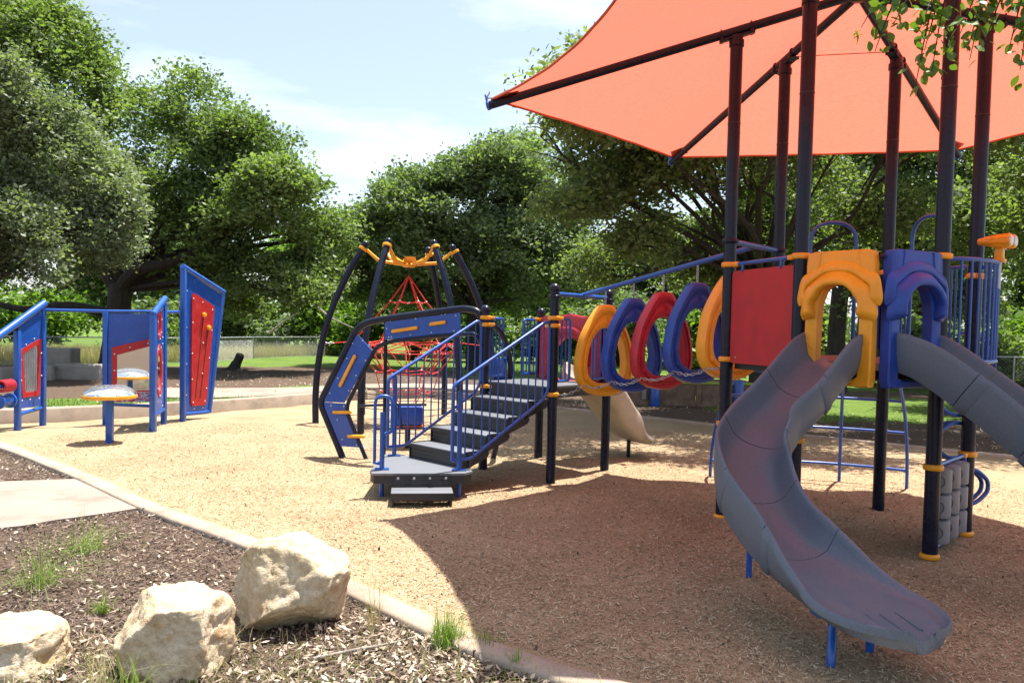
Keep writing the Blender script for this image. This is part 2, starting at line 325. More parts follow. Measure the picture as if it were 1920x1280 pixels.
def fillet(pts, r, n=6, closed=False):
    P = [Vector(p) for p in pts]; out = []; m = len(P)
    for i in range(m):
        if not closed and i in (0, m-1): out.append(P[i]); continue
        a, b, c = P[(i-1) % m], P[i], P[(i+1) % m]; d1 = (a-b); d2 = (c-b); l = min(r, d1.length*.49, d2.length*.49); p1 = b+d1.normalized()*l; p2 = b+d2.normalized()*l
        for k in range(n+1):
            t = k/n; out.append(p1*(1-t)**2+b*2*t*(1-t)+p2*t*t)
    return out
def catmull(pts, n=8, closed=False):
    P = [Vector(p) for p in pts]; m = len(P); out = []
    for i in range(m if closed else m-1):
        g = lambda k: P[k % m] if closed else P[max(0, min(m-1, k))]
        a, b, c, d = g(i-1), g(i), g(i+1), g(i+2)
        for k in range(n):
            t = k/n; out.append(.5*((2*b)+(c-a)*t+(2*a-5*b+4*c-d)*t*t+(3*b-a-3*c+d)*t**3))
    if not closed: out.append(P[-1])
    return out
def resample_dirs(loop, N, c=(0, 0), a0=0):
    """intersect N rays from c with a closed 2d polyline"""
    out = []
    for i in range(N):
        a = a0+2*PI*i/N; d = (math.cos(a), math.sin(a)); best = None
        for k in range(len(loop)):
            p = loop[k]; q = loop[(k+1) % len(loop)]; ex, ey = q[0]-p[0], q[1]-p[1]; den = d[0]*ey-d[1]*ex
            if abs(den) < 1e-12: continue
            t = ((p[0]-c[0])*ey-(p[1]-c[1])*ex)/den; s_ = ((p[0]-c[0])*d[1]-(p[1]-c[1])*d[0])/den
            if t > 0 and -1e-6 <= s_ <= 1+1e-6 and (best is None or t > best): best = t
        out.append((c[0]+d[0]*best, c[1]+d[1]*best))
    return out
def np_mesh(name, verts, faces_n, mat, parent=None):
    """verts (n,3) array, consecutive groups of faces_n verts form a face"""
    me = bpy.data.meshes.new(name); nv = len(verts); nf = nv//faces_n
    o0 = ORG[parent.name] if parent is not None else Vector((0, 0, 0))
    me.vertices.add(nv); me.vertices.foreach_set('co', (verts-np.array(o0)).astype(np.float32).ravel())
    me.loops.add(nv); me.loops.foreach_set('vertex_index', np.arange(nv, dtype=np.int32))
    me.polygons.add(nf); me.polygons.foreach_set('loop_start', np.arange(0, nv, faces_n, dtype=np.int32))
    me.update(calc_edges=True); me.materials.append(MATS[mat])
    o = bpy.data.objects.new(name, me); COL.objects.link(o); ORG[o.name] = o0
    if parent is not None: o.parent = parent
    return o
def V2(x, y, z=0): return Vector((x, y, z))

# ================================================================== GROUND
near = [(-11.3, 13.75), (-9.6, 13.25), (-8.0, 12.45), (-5.4, 10.08), (-3.62, 8.29), (-2.3, 7.13), (-1.21, 6.03), (-.3, 5.05), (.16, 4.66), (.60, 4.36), (1.3, 4.02), (2.6, 3.62), (5.0, 3.2), (8.0, 3.3)]
right = [(10.6, 4.6), (12.2, 7.0), (11.6, 9.6), (9.9, 11.3)]
farr = [(8.18, 12.76), (6.83, 13.85), (5.5, 15.05), (4.15, 16.4), (2.8, 17.8), (1.3, 19.2), (-.4, 20.6), (-2.2, 21.3)]
wall = [(-3.66, 21.0), (-4.63, 19.4), (-5.88, 17.5), (-7.06, 16.2), (-8.3, 15.1), (-9.2, 14.52), (-10.3, 14.12)]
def cat2(pts, n=6): return [(p.x, p.y) for p in catmull([V2(*p) for p in pts], n)]
BL_ = cat2(near, 8)+cat2(right, 6)+cat2(farr, 6)+cat2(wall+[near[0]], 6)[:-1]
CEN = (1.5, 11.0)
NA = 420
bl = resample_dirs(BL_, NA, CEN, PI)
def outside_h(x, y):
    # level of the ground next to the border: low in front, raised behind the wall
    if y < 11.5 or (x > 3 and y < 12.4) or (x < -4 and y < 13.75+(x+11.3)*.25): return -.04
    if x < -2.0: return .21
    k = max(0, min(1, (x+2.0)/3.5)); return .21*(1-k)+.03*k
def lump(x, y, s, a): return a*mnoise.noise(Vector((x*s, y*s, 3.1)))
def near_left(x, y): return x < -8.6 and y < 14.2
vs = []; fs = []; ga = []
ts = [.9975, 1.0]+[1+.018*k for k in range(1, 14)]; r = ts[-1]
while r < 26: r *= 1.055; ts.append(r)
ts += [40]
def grass_mask(x, y):
    if y < 11.5 or (x < -4 and y < 13.75+(x+11.3)*.25):   # soil bed in front of the border, with sparse green
        d = .15
        if y < 4.9 and x > -1.2: d = .36
        return d
    if x < -2 and y < 40:
        # strip behind the wall, mulch beds, then lawn
        dw = min(math.hypot(x-p[0], y-p[1]) for p in bl[::6])
        if dw < 2.3 and x < -5.2: return .72
        if y > 31.5+.12*(x+8): return .9
        return .12
    if x >= -2:
        if x > 4.8-.0*(y) and 17.3 < y < 23.6: return .78
        if y > 29: return .9
        if y > 27 and x > 3: return .8
        return .14
    return .9
for ti, t in enumerate(ts):
    for i in range(NA):
        x = CEN[0]+(bl[i][0]-CEN[0])*t; y = CEN[1]+(bl[i][1]-CEN[1])*t
        bx, by = bl[i]; h = outside_h(bx, by)
        k = min(1, max(0, (t-1.6)/3)); h = h*(1-k)+(.06 if h > -.05 else -.04)*k
        z = h+(lump(x, y, .9, .02)+lump(x, y, .13, .12)*min(1, max(0, (t-1.1)))) if t > 1 else (h if t == 1.0 else -.3)
        vs.append((x, y, z)); ga.append(grass_mask(x, y))
for ti in range(len(ts)-1):
    for i in range(NA):
        j = (i+1) % NA; fs.append((ti*NA+i, ti*NA+j, (ti+1)*NA+j, (ti+1)*NA+i))
mb = MB(); mb.v = vs; mb.f = fs
ground = mb.build('ground', 'soil_and_lawn', None, True, 180); tag(ground, 'dark brown mulched soil and green lawn around the play area', None, None, 'structure')
at_ = ground.data.attributes.new('grass', 'FLOAT', 'POINT'); at_.data.foreach_set('value', ga)
# wood chip surface
vs = []; fs = []
tt = [0]+[k/110 for k in range(1, 111)]
def chip_z(x, y): return lump(x, y, .55, .022)+lump(x, y, 1.9, .020)+lump(x, y, 5.0, .010)
for t in tt:
    for i in range(NA):
        x = CEN[0]+(bl[i][0]-CEN[0])*t; y = CEN[1]+(bl[i][1]-CEN[1])*t; vs.append((x, y, chip_z(x, y)))
for ti in range(110):
    for i in range(NA):
        j = (i+1) % NA; fs.append((ti*NA+i, ti*NA+j, (ti+1)*NA+j, (ti+1)*NA+i))
mb = MB(); mb.v = vs; mb.f = fs
chips = mb.build('wood_chip_surface', 'wood_chips', None, True, 180); tag(chips, 'golden shredded wood chip surfacing of the play area', None, None, 'structure')
# kerbs and wall: profile swept along the border
def ribbon(name, pts, w_in, w_out, top, bottom, mat, topfn=None):
    P = [Vector((p[0], p[1], 0)) for p in pts]; n = len(P); vs = []; fs = []; b = .018
    for i in range(n):
        t = (P[min(n-1, i+1)]-P[max(0, i-1)]).normalized(); nrm = Vector((-t.y, t.x, 0))
        zt = topfn(i/(n-1)) if topfn else top
        zt += lump(P[i].x, P[i].y, 1.3, .006)
        for (o, z) in ((w_in, bottom), (w_in, zt-b), (w_in-b, zt), (-w_out+b, zt), (-w_out, zt-b), (-w_out, bottom)):
            q = P[i]+nrm*o; vs.append((q.x, q.y, z))
    for i in range(n-1):
        for k in range(5): fs.append((i*6+k, i*6+k+1, (i+1)*6+k+1, (i+1)*6+k))
    fs += [tuple(range(6)), tuple((n-1)*6+k for k in range(5, -1, -1))]
    m = MB(); m.v = vs; m.f = fs; return m.build(name, mat, None, True, 50)
def clean(p, d=.28):
    o = [p[0]]
    for q in p[1:]:
        if math.hypot(q[0]-o[-1][0], q[1]-o[-1][1]) > d: o.append(q)
    return o
k1 = ribbon('kerb', clean(cat2(near, 10)+cat2(right, 6)), .03, .17, .014, -.25, 'concrete'); tag(k1, 'flush concrete kerb curving past the boulders in the foreground', None, None, 'structure')
k2 = ribbon('kerb', clean(cat2(farr, 8), .3), .03, .13, .05, -.25, 'concrete'); tag(k2, 'thin pale concrete kerb along the far edge of the wood chips', None, None, 'structure')
kp = clean(cat2(near, 10), .05)
for k_ in range(40, len(kp)-30, 34):
    a_, b_ = Vector((*kp[k_-1], 0)), Vector((*kp[k_+1], 0)); t_ = (b_-a_).normalized(); n_ = Vector((-t_.y, t_.x, 0)); c_ = Vector((*kp[k_], 0))-n_*.07
    MB().box(c_+V2(0, 0, -.035+lump(c_.x, c_.y, 1.3, .006)), (.007, .203, .10-.003), t_, n_).build('joint', 'deck_dark', k1)
wl_ = ribbon('retaining_wall', clean(cat2([farr[-1]]+wall+[near[0]], 8), .3), .04, .24, .26, -.25, 'concrete', lambda t: .09+.17*min(1, t*5)); tag(wl_, 'low tan concrete retaining wall behind the blue activity panels', 'wall')
# concrete paths
def slab(name, pts, z, label, th=.12, r=.5):
    P = [Vector((p[0], p[1], z)) for p in pts]; n = len(P); vs = [(p.x, p.y, z) for p in P]+[(p.x, p.y, z-th) for p in P]
    m = MB(); m.add(vs, [tuple(range(n)), tuple(range(2*n-1, n-1, -1))]+[(i, n+i, n+(i+1) % n, (i+1) % n) for i in range(n)])
    return tag(m.build(name, 'path_concrete', None, False), label, None, None, 'structure')
pp = [(p.x, p.y) for p in catmull([V2(-5.28, 9.72), V2(-6.1, 9.45), V2(-7.5, 9.0), V2(-9.5, 8.6)], 5)]
pq = [(p.x, p.y) for p in catmull([V2(-8.5, 6.3), V2(-6.2, 6.7), V2(-4.72, 7.36), V2(-4.36, 7.72), V2(-3.98, 8.10), V2(-3.78, 8.36)], 5)]
slab('path', pp+pq, -.012, 'sunlit concrete footpath meeting the kerb at left')
fp = [(p.x, p.y) for p in catmull([V2(-7.3, 17.6), V2(-6.0, 18.2), V2(-4.9, 19.75), V2(-4.2, 21.2), V2(-2.4, 21.9), V2(-.6, 21.3)], 5)]
fq = [(p.x, p.y) for p in catmull([V2(.4, 22.4), V2(-1.6, 23.6), V2(-4.0, 22.9), V2(-5.6, 21.2), V2(-7.4, 20.4), V2(-9.6, 19.9), V2(-9.9, 18.6)], 5)]
slab('path', fp+fq, .245, 'pale concrete path beyond the low wall')

# ================================================================== PLAY TOWER (six posts on a hexagon)
HC = Vector((3.331, 8.057, 0)); HR = 1.148; HA = R(167.465)
def hexp(k, z=0, r=HR): a = HA+k*PI/3; return Vector((HC.x+r*math.cos(a), HC.y+r*math.sin(a), z))
pL, pFL, pFR, pR, pBR, pBL = [hexp(k) for k in range(6)]
DZ = 1.70; RZ = 2.62; PR = .0635
tower = thing('play_tower', 'tall hexagonal play tower on dark navy posts with red, orange and blue panels', 'play structure', HC)
TOPS = [4.93, 4.96, 4.96, 4.96, 4.96, 4.96]
posts = []
for k in range(6):
    b = hexp(k); o = MB().tube([b+V2(0, 0, -.15), b+V2(0, 0, 3.9), b+V2(0, 0, TOPS[k])], PR, 24).build('post', 'navy', tower); posts.append(o)
    MB().lathe(b+V2(0, 0, 4.05), [(PR+.0015, -.006), (PR+.0035, -.003), (PR+.0035, .003), (PR+.0015, .006)], 24).build('seam', 'steel_dark', o)
def collar(parent, c, z, name='clamp', mat='yellow', r=PR, h=.055, dirs=()):
    m = MB(); m.lathe(V2(c.x, c.y, z), [(r+.002, -h/2), (r+.016, -h/2+.006), (r+.02, -h/4), (r+.02, h/4), (r+.016, h/2-.006), (r+.002, h/2)], 24)
    for d in dirs:
        d = Vector(d).normalized(); s = d.cross(Vector((0, 0, 1))); q = V2(c.x, c.y, z)
        m.box(q+d*(r+.06), (.10, .05, h*.8), d, s, (0, 0, 1), .008); m.lathe(q+d*(r+.05)+s*.028, [(.001, -.002), (.012, -.002), (.012, .006), (.001, .006)], 8, s)
    return m.build(name, mat, parent)
def d2(a, b): return (b-a).normalized()
collar(tower, pL, RZ, dirs=[d2(pL, pFL)]); collar(tower, pL, 1.655, dirs=[]); collar(tower, pL, .99)
collar(tower, pFL, RZ, dirs=[d2(pFL, pFR), d2(pFL, pL)]); collar(tower, pFL, .98); collar(tower, pFL, 1.655)
collar(tower, pFR, RZ, dirs=[d2(pFR, pFL), d2(pFR, pR)]); collar(tower, pR, RZ-.1, dirs=[d2(pR, pFR)]); collar(tower, pBR, RZ, dirs=[d2(pBR, pBL)]); collar(tower, pBL, RZ, dirs=[d2(pBL, pBR)])
collar(tower, pFR, .80, dirs=[d2(pFR, pR)]); collar(tower, pR, .80, dirs=[d2(pR, pFR)])
for p in (pL, pFR, pR): collar(tower, p, .022, 'base_collar', 'yellow', PR, .05)
for p in (pFL, pBR, pBL): collar(tower, p, 1.62, 'base_collar', 'steel_dark', PR, .09)
# deck with a nose in front carrying the two slides
nose = (pFL+pFR)/2+Vector((math.cos(R(257.5)), math.sin(R(257.5)), 0))*.46
dk = [pL, pFL, nose, pFR, pR, pBR, pBL]; dcen = sum(dk, Vector())/7
poly = [((p-dcen)*.985+dcen) for p in dk]
MB().prism([(p.x, p.y) for p in poly], (0, 0, DZ-.03), (1, 0, 0), (0, 1, 0), (0, 0, 1), .06).build('deck', 'deck_brown', tower)
MB().prism([(((p-dcen)*.93+dcen).x, ((p-dcen)*.93+dcen).y) for p in dk], (0, 0, DZ-.10), (1, 0, 0), (0, 1, 0), (0, 0, 1), .08).build('deck_frame', 'deck_dark', tower)
# pipes: top rail over the red panel, low rail
MB().tube([pL+V2(0, 0, RZ), pFL+V2(0, 0, RZ)], .02, 12).build('rail', 'blue', tower)
def face_frame(a, b):
    u = d2(a, b); n = Vector((u.y, -u.x, 0))
    if n.dot((a+b)/2-HC) < 0: n = -n
    return (a+b)/2, u, n
def rrect(w, h, r, n=5, y0=0):
    out = []
    for cx, cy, a in ((w/2-r, h/2-r, 0), (-w/2+r, h/2-r, 90), (-w/2+r, -h/2+r, 180), (w/2-r, -h/2+r, 270)):
        for k in range(n+1): t = R(a+90*k/n); out.append((cx+r*math.cos(t), cy+r*math.sin(t)+y0))
    return out
mid, u, n = face_frame(pL, pFL); wd = (pFL-pL).length-2*PR-.02
rp = MB().prism(rrect(wd, .93, .05), mid+V2(0, 0, 2.085), u, (0, 0, 1), n, .022).build('red_panel', 'red', tower); tag(rp, 'plain red guard panel between two posts')
for sx in (-.32, .3):
    m = MB(); q = mid+u*sx+V2(0, 0, 2.575)+n*.014; m.box(q, (.03, .012, .09), u, n, (0, 0, 1), .003); m.lathe(q-V2(0, 0, .03)+n*.005, [(.0, 0), (.009, 0), (.009, .006), (.0, .007)], 8, n); m.build('hanger', 'blue', rp)
for sx, sz in ((-.40, 1.68), (.40, 1.68)): MB().lathe(mid+u*sx+V2(0, 0, sz)+n*.011, [(.001, 0), (.011, 0), (.009, .005), (.001, .006)], 8, n).build('bolt', 'galvanised', rp)
lowp = MB().prism(rrect(wd, .74, .04), mid+V2(0, 0, .5), u, (0, 0, 1), n, .02).build('low_panel', 'red', tower)
MB().tube([pL+V2(0, 0, .98), pFL+V2(0, 0, .98)], .02, 10).build('rail', 'blue', tower)
# moulded slide hoods
def hood(a, b, mat, name, label):
    mid, u, n = face_frame(a, b); w = (b-a).length-.015; o = mid+V2(0, 0, 0)+n*.03
    z0, z1 = 1.50, 2.64
    outer = [(-w/2, z0), (w/2, z0), (w/2, z1-.03), (w/2-.03, z1), (-w/2+.03, z1), (-w/2, z1-.03)]
    hw = w*.315
    inner = [(-hw, z0+.06), (hw, z0+.06), (hw, 2.06), (hw*.93, 2.2), (hw*.7, 2.31), (hw*.3, 2.365), (-hw*.3, 2.365), (-hw*.7, 2.31), (-hw*.93, 2.2), (-hw, 2.06)]
    N = 72; c = (0, 2.0); O = resample_dirs(outer, N, c); I = resample_dirs(inner, N, c)
    prof = [(0, -.045), (.0, .045), (.12, .052), (.9, .052), (1.0, .04), (1.0, -.04), (.9, -.052), (.12, -.052)]
    h = MB().ring(O, I, prof, o, u, (0, 0, 1), n).build(name, mat, tower, True, 30); tag(h, label)
    # moulded brim draped round the arch: lip proud at the opening, falling back outwards, lobed ends
    for (s, dn, zt, wid, dep) in ((1.33, 2.06, 2.395, .080, .105), (1.66, 2.18, 2.49, .055, .045)):
        pts = [(-hw*s, dn), (-hw*s-.012, dn+.10), (-hw*s*.97, dn+.19), (-hw*s*.78, zt-.075), (-hw*s*.4, zt-.005), (0, zt+.012), (hw*s*.4, zt-.005), (hw*s*.78, zt-.075), (hw*s*.97, dn+.19), (hw*s+.012, dn+.10), (hw*s, dn)]
        q = catmull([V2(x, y) for x, y in pts], 7); L = len(q); vs = []; fs = []; sec = [(-.62, -.02), (-.72, .45), (-.66, .85), (-.45, 1.0), (-.15, .93), (.25, .70), (.62, .42), (.90, .15), (1.0, -.02)]; M = len(sec)
        for i in range(L):
            t = (q[min(L-1, i+1)]-q[max(0, i-1)]).normalized(); rd = Vector((-t.y, t.x, 0)); k = min(i, L-1-i); en = min(1, .25+k/5) if k < 4 else 1
            sw = 1+.12*math.sin(k*.42+.6)*(1 if k < 22 else .4)
            for (a_, b_) in sec:
                p2 = q[i]+rd*a_*wid*sw*(.75+.25*en); vs.append(o+u*p2.x+V2(0, 0, p2.y)+n*(.045+b_*dep*en))
        fs = [(i*M+j, i*M+j+1, (i+1)*M+j+1, (i+1)*M+j) for i in range(L-1) for j in range(M-1)]
        fs += [tuple(range(M)), tuple((L-1)*M+j for j in range(M-1, -1, -1))]
        MB().add(vs, fs).build('drape', mat, h, True, 75)
    # raised rib lines at the top corners and strap lines on the legs
    for sx in (-1, 1):
        q = [o+u*sx*w*.46*k+V2(0, 0, z)+n*.052 for k, z in ((.62, 2.63), (.66, 2.52), (.78, 2.46), (.98, 2.45))]
        MB().tube(catmull(q, 4), .008, 6).build('rib', mat, h)
        MB().tube([o+u*sx*(hw+.02)+V2(0, 0, 1.80)+n*.051, o+u*sx*(w/2-.015)+V2(0, 0, 1.88)+n*.051], .006, 6).build('rib', mat, h)
    return h
ins = .075
a1 = pFL+d2(pFL, nose)*(ins+.02); b1 = nose+d2(nose, pFL)*.02; a2 = nose+d2(nose, pFR)*.02; b2 = pFR+d2(pFR, nose)*ins
hood(a1, b1, 'plastic_yellow', 'slide_hood', 'orange moulded arch over the near spiral slide'); hood(a2, b2, 'plastic_blue', 'slide_hood', 'blue moulded arch over the right-hand slide')
MB().tube([b1+V2(0, 0, 2.58), a2+V2(0, 0, 2.58)], .02, 10).build('rail', 'navy', tower)
# bowed bar barrier between FR and R
mid, u, n = face_frame(pFR, pR); hwid = (pR-pFR).length/2
def bow(s, z): return mid+u*s*hwid+n*(.30*(1-s*s)**.6)+V2(0, 0, z)
ss = [-1+2*k/16 for k in range(17)]
bar = MB().tube([bow(s, RZ-.02) for s in ss], .019, 10).build('barrier_rail', 'blue', tower)
MB().tube([bow(s, DZ+.02) for s in ss], .019, 10).build('barrier_rail', 'blue', tower)
for k in range(1, 14):
    s = -1+2*k/14; MB().tube([bow(s, DZ-.08 if k in (9, 11) else DZ+.02), bow(s, RZ-.02)], .0115, 8).build('bar', 'blue', tower)
# toy binoculars on the bowed rail
bp = bow(.12, RZ-.0); fx = Vector((.66, -.75, 0)).normalized(); fy = Vector((.75, .66, 0)).normalized()
bino = MB()
for s in (-1, 1):
    c = bp+V2(0, 0, .17)+fy*s*.058
    bino.lathe(c-fx*.16, [(.022, 0), (.03, .01), (.034, .05), (.042, .06), (.05, .13), (.058, .17), (.06, .25), (.056, .265), (.048, .268)], 18, fx)
    for k in range(9): a = 2*PI*k/9; bino.tube([c-fx*.05+(fy*math.cos(a)+V2(0, 0, math.sin(a)))*.05, c+fx*.09+(fy*math.cos(a)+V2(0, 0, math.sin(a)))*.06], .006, 5)
bino.box(bp+V2(0, 0, .16)-fx*.02, (.14, .08, .05), fx, fy, (0, 0, 1), .012); bino.box(bp+V2(0, 0, .06), (.07, .07, .13), fx, fy, (0, 0, 1), .014); bino.box(bp+V2(0, 0, .0), (.10, .09, .03), fx, fy, (0, 0, 1), .008)
bino = bino.build('binoculars', 'yellow', tower); tag(bino, 'orange toy binoculars fixed on the barrier')
for s in (-1, 1): MB().lathe(bp+V2(0, 0, .17)+fy*s*.058+fx*.1085, [(.001, 0), (.046, 0), (.044, .004), (.001, .006)], 16, fx).build('lens', 'lens', bino)
MB().tube([bp+V2(0, 0, -.25), bp+V2(0, 0, 0)], .02, 10).build('binocular_post', 'galvanised', tower)
# hoop handles over the two open entries
for a, b in ((pBL, pBR), (pBR, pR)):
    mid, u, n = face_frame(a, b); w = .24
    pts = fillet([mid-u*w+V2(0, 0, DZ), mid-u*w+V2(0, 0, 3.17), mid+u*w+V2(0, 0, 3.17), mid+u*w+V2(0, 0, DZ)], .24, 10); MB().tube(pts, .021, 10).build('hoop_handle', 'blue', tower)
    for sg in (-1, 1):
        fr = fillet([mid+u*sg*w+V2(0, 0, RZ), mid+u*sg*(hwid-.08)+V2(0, 0, RZ), mid+u*sg*(hwid-.08)+V2(0, 0, DZ+.06), mid+u*sg*w+V2(0, 0, DZ+.06)], .05, 4); m = MB().tube(fr, .017, 8)
        m.tube([mid+u*sg*(w+.11)+V2(0, 0, DZ+.06), mid+u*sg*(w+.11)+V2(0, 0, RZ)], .011, 8); m.tube([mid+u*sg*(w+.055)+V2(0, 0, DZ+.06), mid+u*sg*(w+.055)+V2(0, 0, RZ)], .011, 8); m.build('entry_barrier', 'blue', tower)
# loop steps hanging on the right-hand side
mid, u, n = face_frame(pR, pBR)
for (z, sgn, off) in ((1.80, 1, .02), (1.35, -1, .02), (.92, -1, -.05), (.47, 1, .02)):
    for dy in (0, .075):
        c = pR+u*(.06+dy)+V2(0, 0, z); d = (n*.75+Vector((1, 0, 0))*.55).normalized()*(1 if sgn > 0 else -1)
        pts = fillet([c-d*.02+V2(0, 0, .17), c+d*.16+V2(0, 0, .17), c+d*.30+V2(0, 0, .05), c+d*.30-V2(0, 0, .06), c+d*.16-V2(0, 0, .18), c-d*.02-V2(0, 0, .18)], .10, 5); MB().tube(pts, .021, 10).build('loop_step', 'blue', tower)
# tic-tac-toe panel of grey drums low between FR and R
mid, u, n = face_frame(pFR, pR)
MB().tube([pFR+V2(0, 0, .80), pR+V2(0, 0, .80)], .02, 10).build('rail', 'blue', tower); MB().tube([pFR+V2(0, 0, .07), pR+V2(0, 0, .07)], .02, 10).build('rail', 'blue', tower)
MB().tube([pR-u*.11+V2(0, 0, .07), pR-u*.11+V2(0, 0, .80)], .018, 10).build('rail', 'blue', tower)
for i in range(3):
    xx = -.40+i*.285
    MB().tube([mid+u*xx+V2(0, 0, .06), mid+u*xx+V2(0, 0, .80)], .012, 8).build('spindle', 'blue', tower)
    for j in range(3):
        c = mid+u*xx+V2(0, 0, .115+j*.225)
        dr = MB().lathe(c, [(.09, 0), (.105, .006), (.108, .02), (.108, .185), (.105, .2), (.09, .206)], 20).build('drum', 'grey_plastic', tower)
        f = (Vector((0, -1, 0))+Vector((-.55, 0, 0))).normalized(); t = Vector((-f.y, f.x, 0))
        pts = []
        for k in range(20): a = 2*PI*k/20; th = .055*math.cos(a)/.108; dd = (f*math.cos(th)+t*math.sin(th)); pts.append(c+dd*.109+V2(0, 0, .103+.055*math.sin(a)))
        MB().tube(pts, .006, 5, False, True).build('mark', 'mark_grey', dr)
# overhead beam of the ring bridge
bA = Vector((.905, 10.51, 2.37)); bB = Vector((2.60, 8.73, 2.86))
MB().tube([bA, bB], .03, 12).build('overhead_beam', 'blue', tower)
MB().tube([pL+V2(0, 0, 2.86), pBL+V2(0, 0, 2.86)], .03, 12).build('crossbar', 'blue', tower)
for p in (pL, pBL): collar(tower, p, 2.86, 'band', 'navy', PR, .05)
# curved arch ladder behind the tower
lad = thing('arch_ladder', 'curved blue pipe climbing ladder standing behind the tower posts', 'climber', V2(4.2, 10.4, 0))
def ladp(a, t):
    # t 0 at the ground, 1 at the deck
    rr = 1.0+1.72*math.cos(t*PI/2)**.8; z = DZ*math.sin(t*PI/2); return Vector((HC.x+rr*math.cos(a), HC.y+rr*math.sin(a), z))
angs = [R(51), R(68), R(87), R(104)]
for a in angs: MB().tube([ladp(a, k/14)-V2(0, 0, .1 if k == 0 else 0) for k in range(15)], .021, 10).build('rail', 'blue', lad)
for t in (.085, .275, .46, .66): MB().tube([ladp(angs[0]+(angs[-1]-angs[0])*k/12, t) for k in range(13)], .019, 10).build('rung', 'blue', lad)

# ================================================================== SHADE CANOPY
can = thing('shade_canopy', 'large orange fabric shade canopy stretched over the tower on six dark beams', 'canopy', V2(HC.x, HC.y, 4.3))
CR_, CZ, PK = 3.74, 4.33, 5.27
def zb(r): return PK-(PK-CZ)*r/CR_
# fabric: six panels between neighbouring beams with hollow (catenary) outer edges
FR_ = 3.70
def fab(k, s, r):
    """k panel, s 0..1 between beam k and k+1, r 0..1 from the peak"""
    A = hexp(k, 0, 1); B = hexp(k+1, 0, 1); ra = r*FR_
    pa = HC+(A-HC)*ra; pb = HC+(B-HC)*ra; e = 4*s*(1-s)
    p = pa*(1-s)+pb*s; sag = .055*ra/FR_
    q = HC+(p-HC)*(1-sag*e*r)
    z = zb(ra)+.062-.10*e*(ra/FR_)**1.1*(1-.55*r)+.003*e*math.sin(s*31+k)*r**3+.007*e*math.sin(r*19+s*7+k*2)*(1-r); return Vector((q.x, q.y, z))
NS, NR = 26, 34; fv = []; ff = []; idx = {}
for k in range(6):
    for i in range(NS):
        for j in range(1, NR+1):
            idx[(k, i, j)] = len(fv); fv.append(fab(k, i/NS, j/NR))
apex = len(fv); fv.append(Vector((HC.x, HC.y, zb(0)+.06)))
def ii(k, i, j):
    if j == 0: return apex
    if i == NS: return idx[((k+1) % 6, 0, j)]
    return idx[(k, i, j)]
for k in range(6):
    for i in range(NS):
        for j in range(NR):
            f = [ii(k, i, j), ii(k, i, j+1), ii(k, i+1, j+1), ii(k, i+1, j)]
            if j == 0: f = [apex, f[1], f[2]]
            ff.append(tuple(f))
m = MB(); m.v = [tuple(p) for p in fv]; m.f = ff; fabo = m.build('fabric', 'shade_fabric', can, True, 180)
for k in range(6):
    MB().tube([fab(k, s/24, 1.0)-V2(0, 0, .004) for s in range(25)], .013, 6).build('hem', 'canopy_edge', can)
for k in range(6):
    pass
for k in range(6):
    A = hexp(k, 0, 1); d = (A-HC).normalized(); s = d.cross(Vector((0, 0, 1)))
    tip = HC+d*CR_+V2(0, 0, CZ); top = HC+d*.06+V2(0, 0, zb(.06)); bm_ = MB().tube([top, tip], .045, 18).build('beam', 'navy', can)
    dn = (tip-top).normalized(); MB().lathe(tip, [(.046, -.02), (.05, -.015), (.05, .006), (.046, .012)], 18, dn).build('end_cap', 'blue', bm_)
    upn = s.cross(dn);
    if upn.z < 0: upn = -upn
    MB().box(tip+upn*.07-dn*.0, (.014, .06, .10), dn, s, upn, .004).build('anchor_plate', 'blue', bm_)
    c = MB(); c.tube([tip+upn*.08, fab(k, 0, 1.0)+V2(0, 0, .012)], .007, 6)
    L = (fab(k, 0, 1.0)-tip); c.box(tip+upn*.08+L*.45, (.09, .02, .02), L.normalized(), s, upn, .004); c.build('tensioner', 'galvanised', can)
    # fabric corner pocket
    c1 = fab(k, 0, 1.0); q = [(-.0, 0), (.14, .12), (.18, .0), (.14, -.12)]
    m = MB(); base = c1-dn*.02+V2(0, 0, .01); m.add([base+dn*.03, base-dn*.20+s*.14-V2(0, 0, .012), base-dn*.30+V2(0, 0, .0), base-dn*.20-s*.14-V2(0, 0, .012)], [(0, 1, 2, 3)]); m.build('corner_pocket', 'canopy_edge', can)
    # bracket on the post
    P = hexp(k); zb_ = zb(HR); pc = P+V2(0, 0, zb_-.05); b = MB(); b.box(pc-upn*.012, (.36, .10, .016), dn, s, upn, .004)
    b.lathe(P+V2(0, 0, zb_-.13), [(PR+.002, -.035), (PR+.012, -.03), (PR+.012, .03), (PR+.002, .035)], 20)
    for q in (-.15, .15): b.tube([P+V2(0, 0, zb_)+dn*q+(s*math.cos(a)+upn*math.sin(a))*.052 for a in [PI*k2/8 for k2 in range(-1, 10)]], .007, 6); b.box(P+V2(0, 0, zb_-.055)+dn*q, (.03, .13, .03), dn, s, upn, .005)
    b.build('bracket', 'navy', can)
MB().lathe(HC+V2(0, 0, PK+.03), [(.05, -.10), (.12, -.08), (.13, 0), (.10, .06), (.03, .085)], 18).build('peak_hub', 'navy', can)
MB().tube([hexp(5, zb(1.05)-.02, 1.05), hexp(4, zb(1.05)-.02, 1.05)], .005, 5).build('cable', 'steel_dark', can)

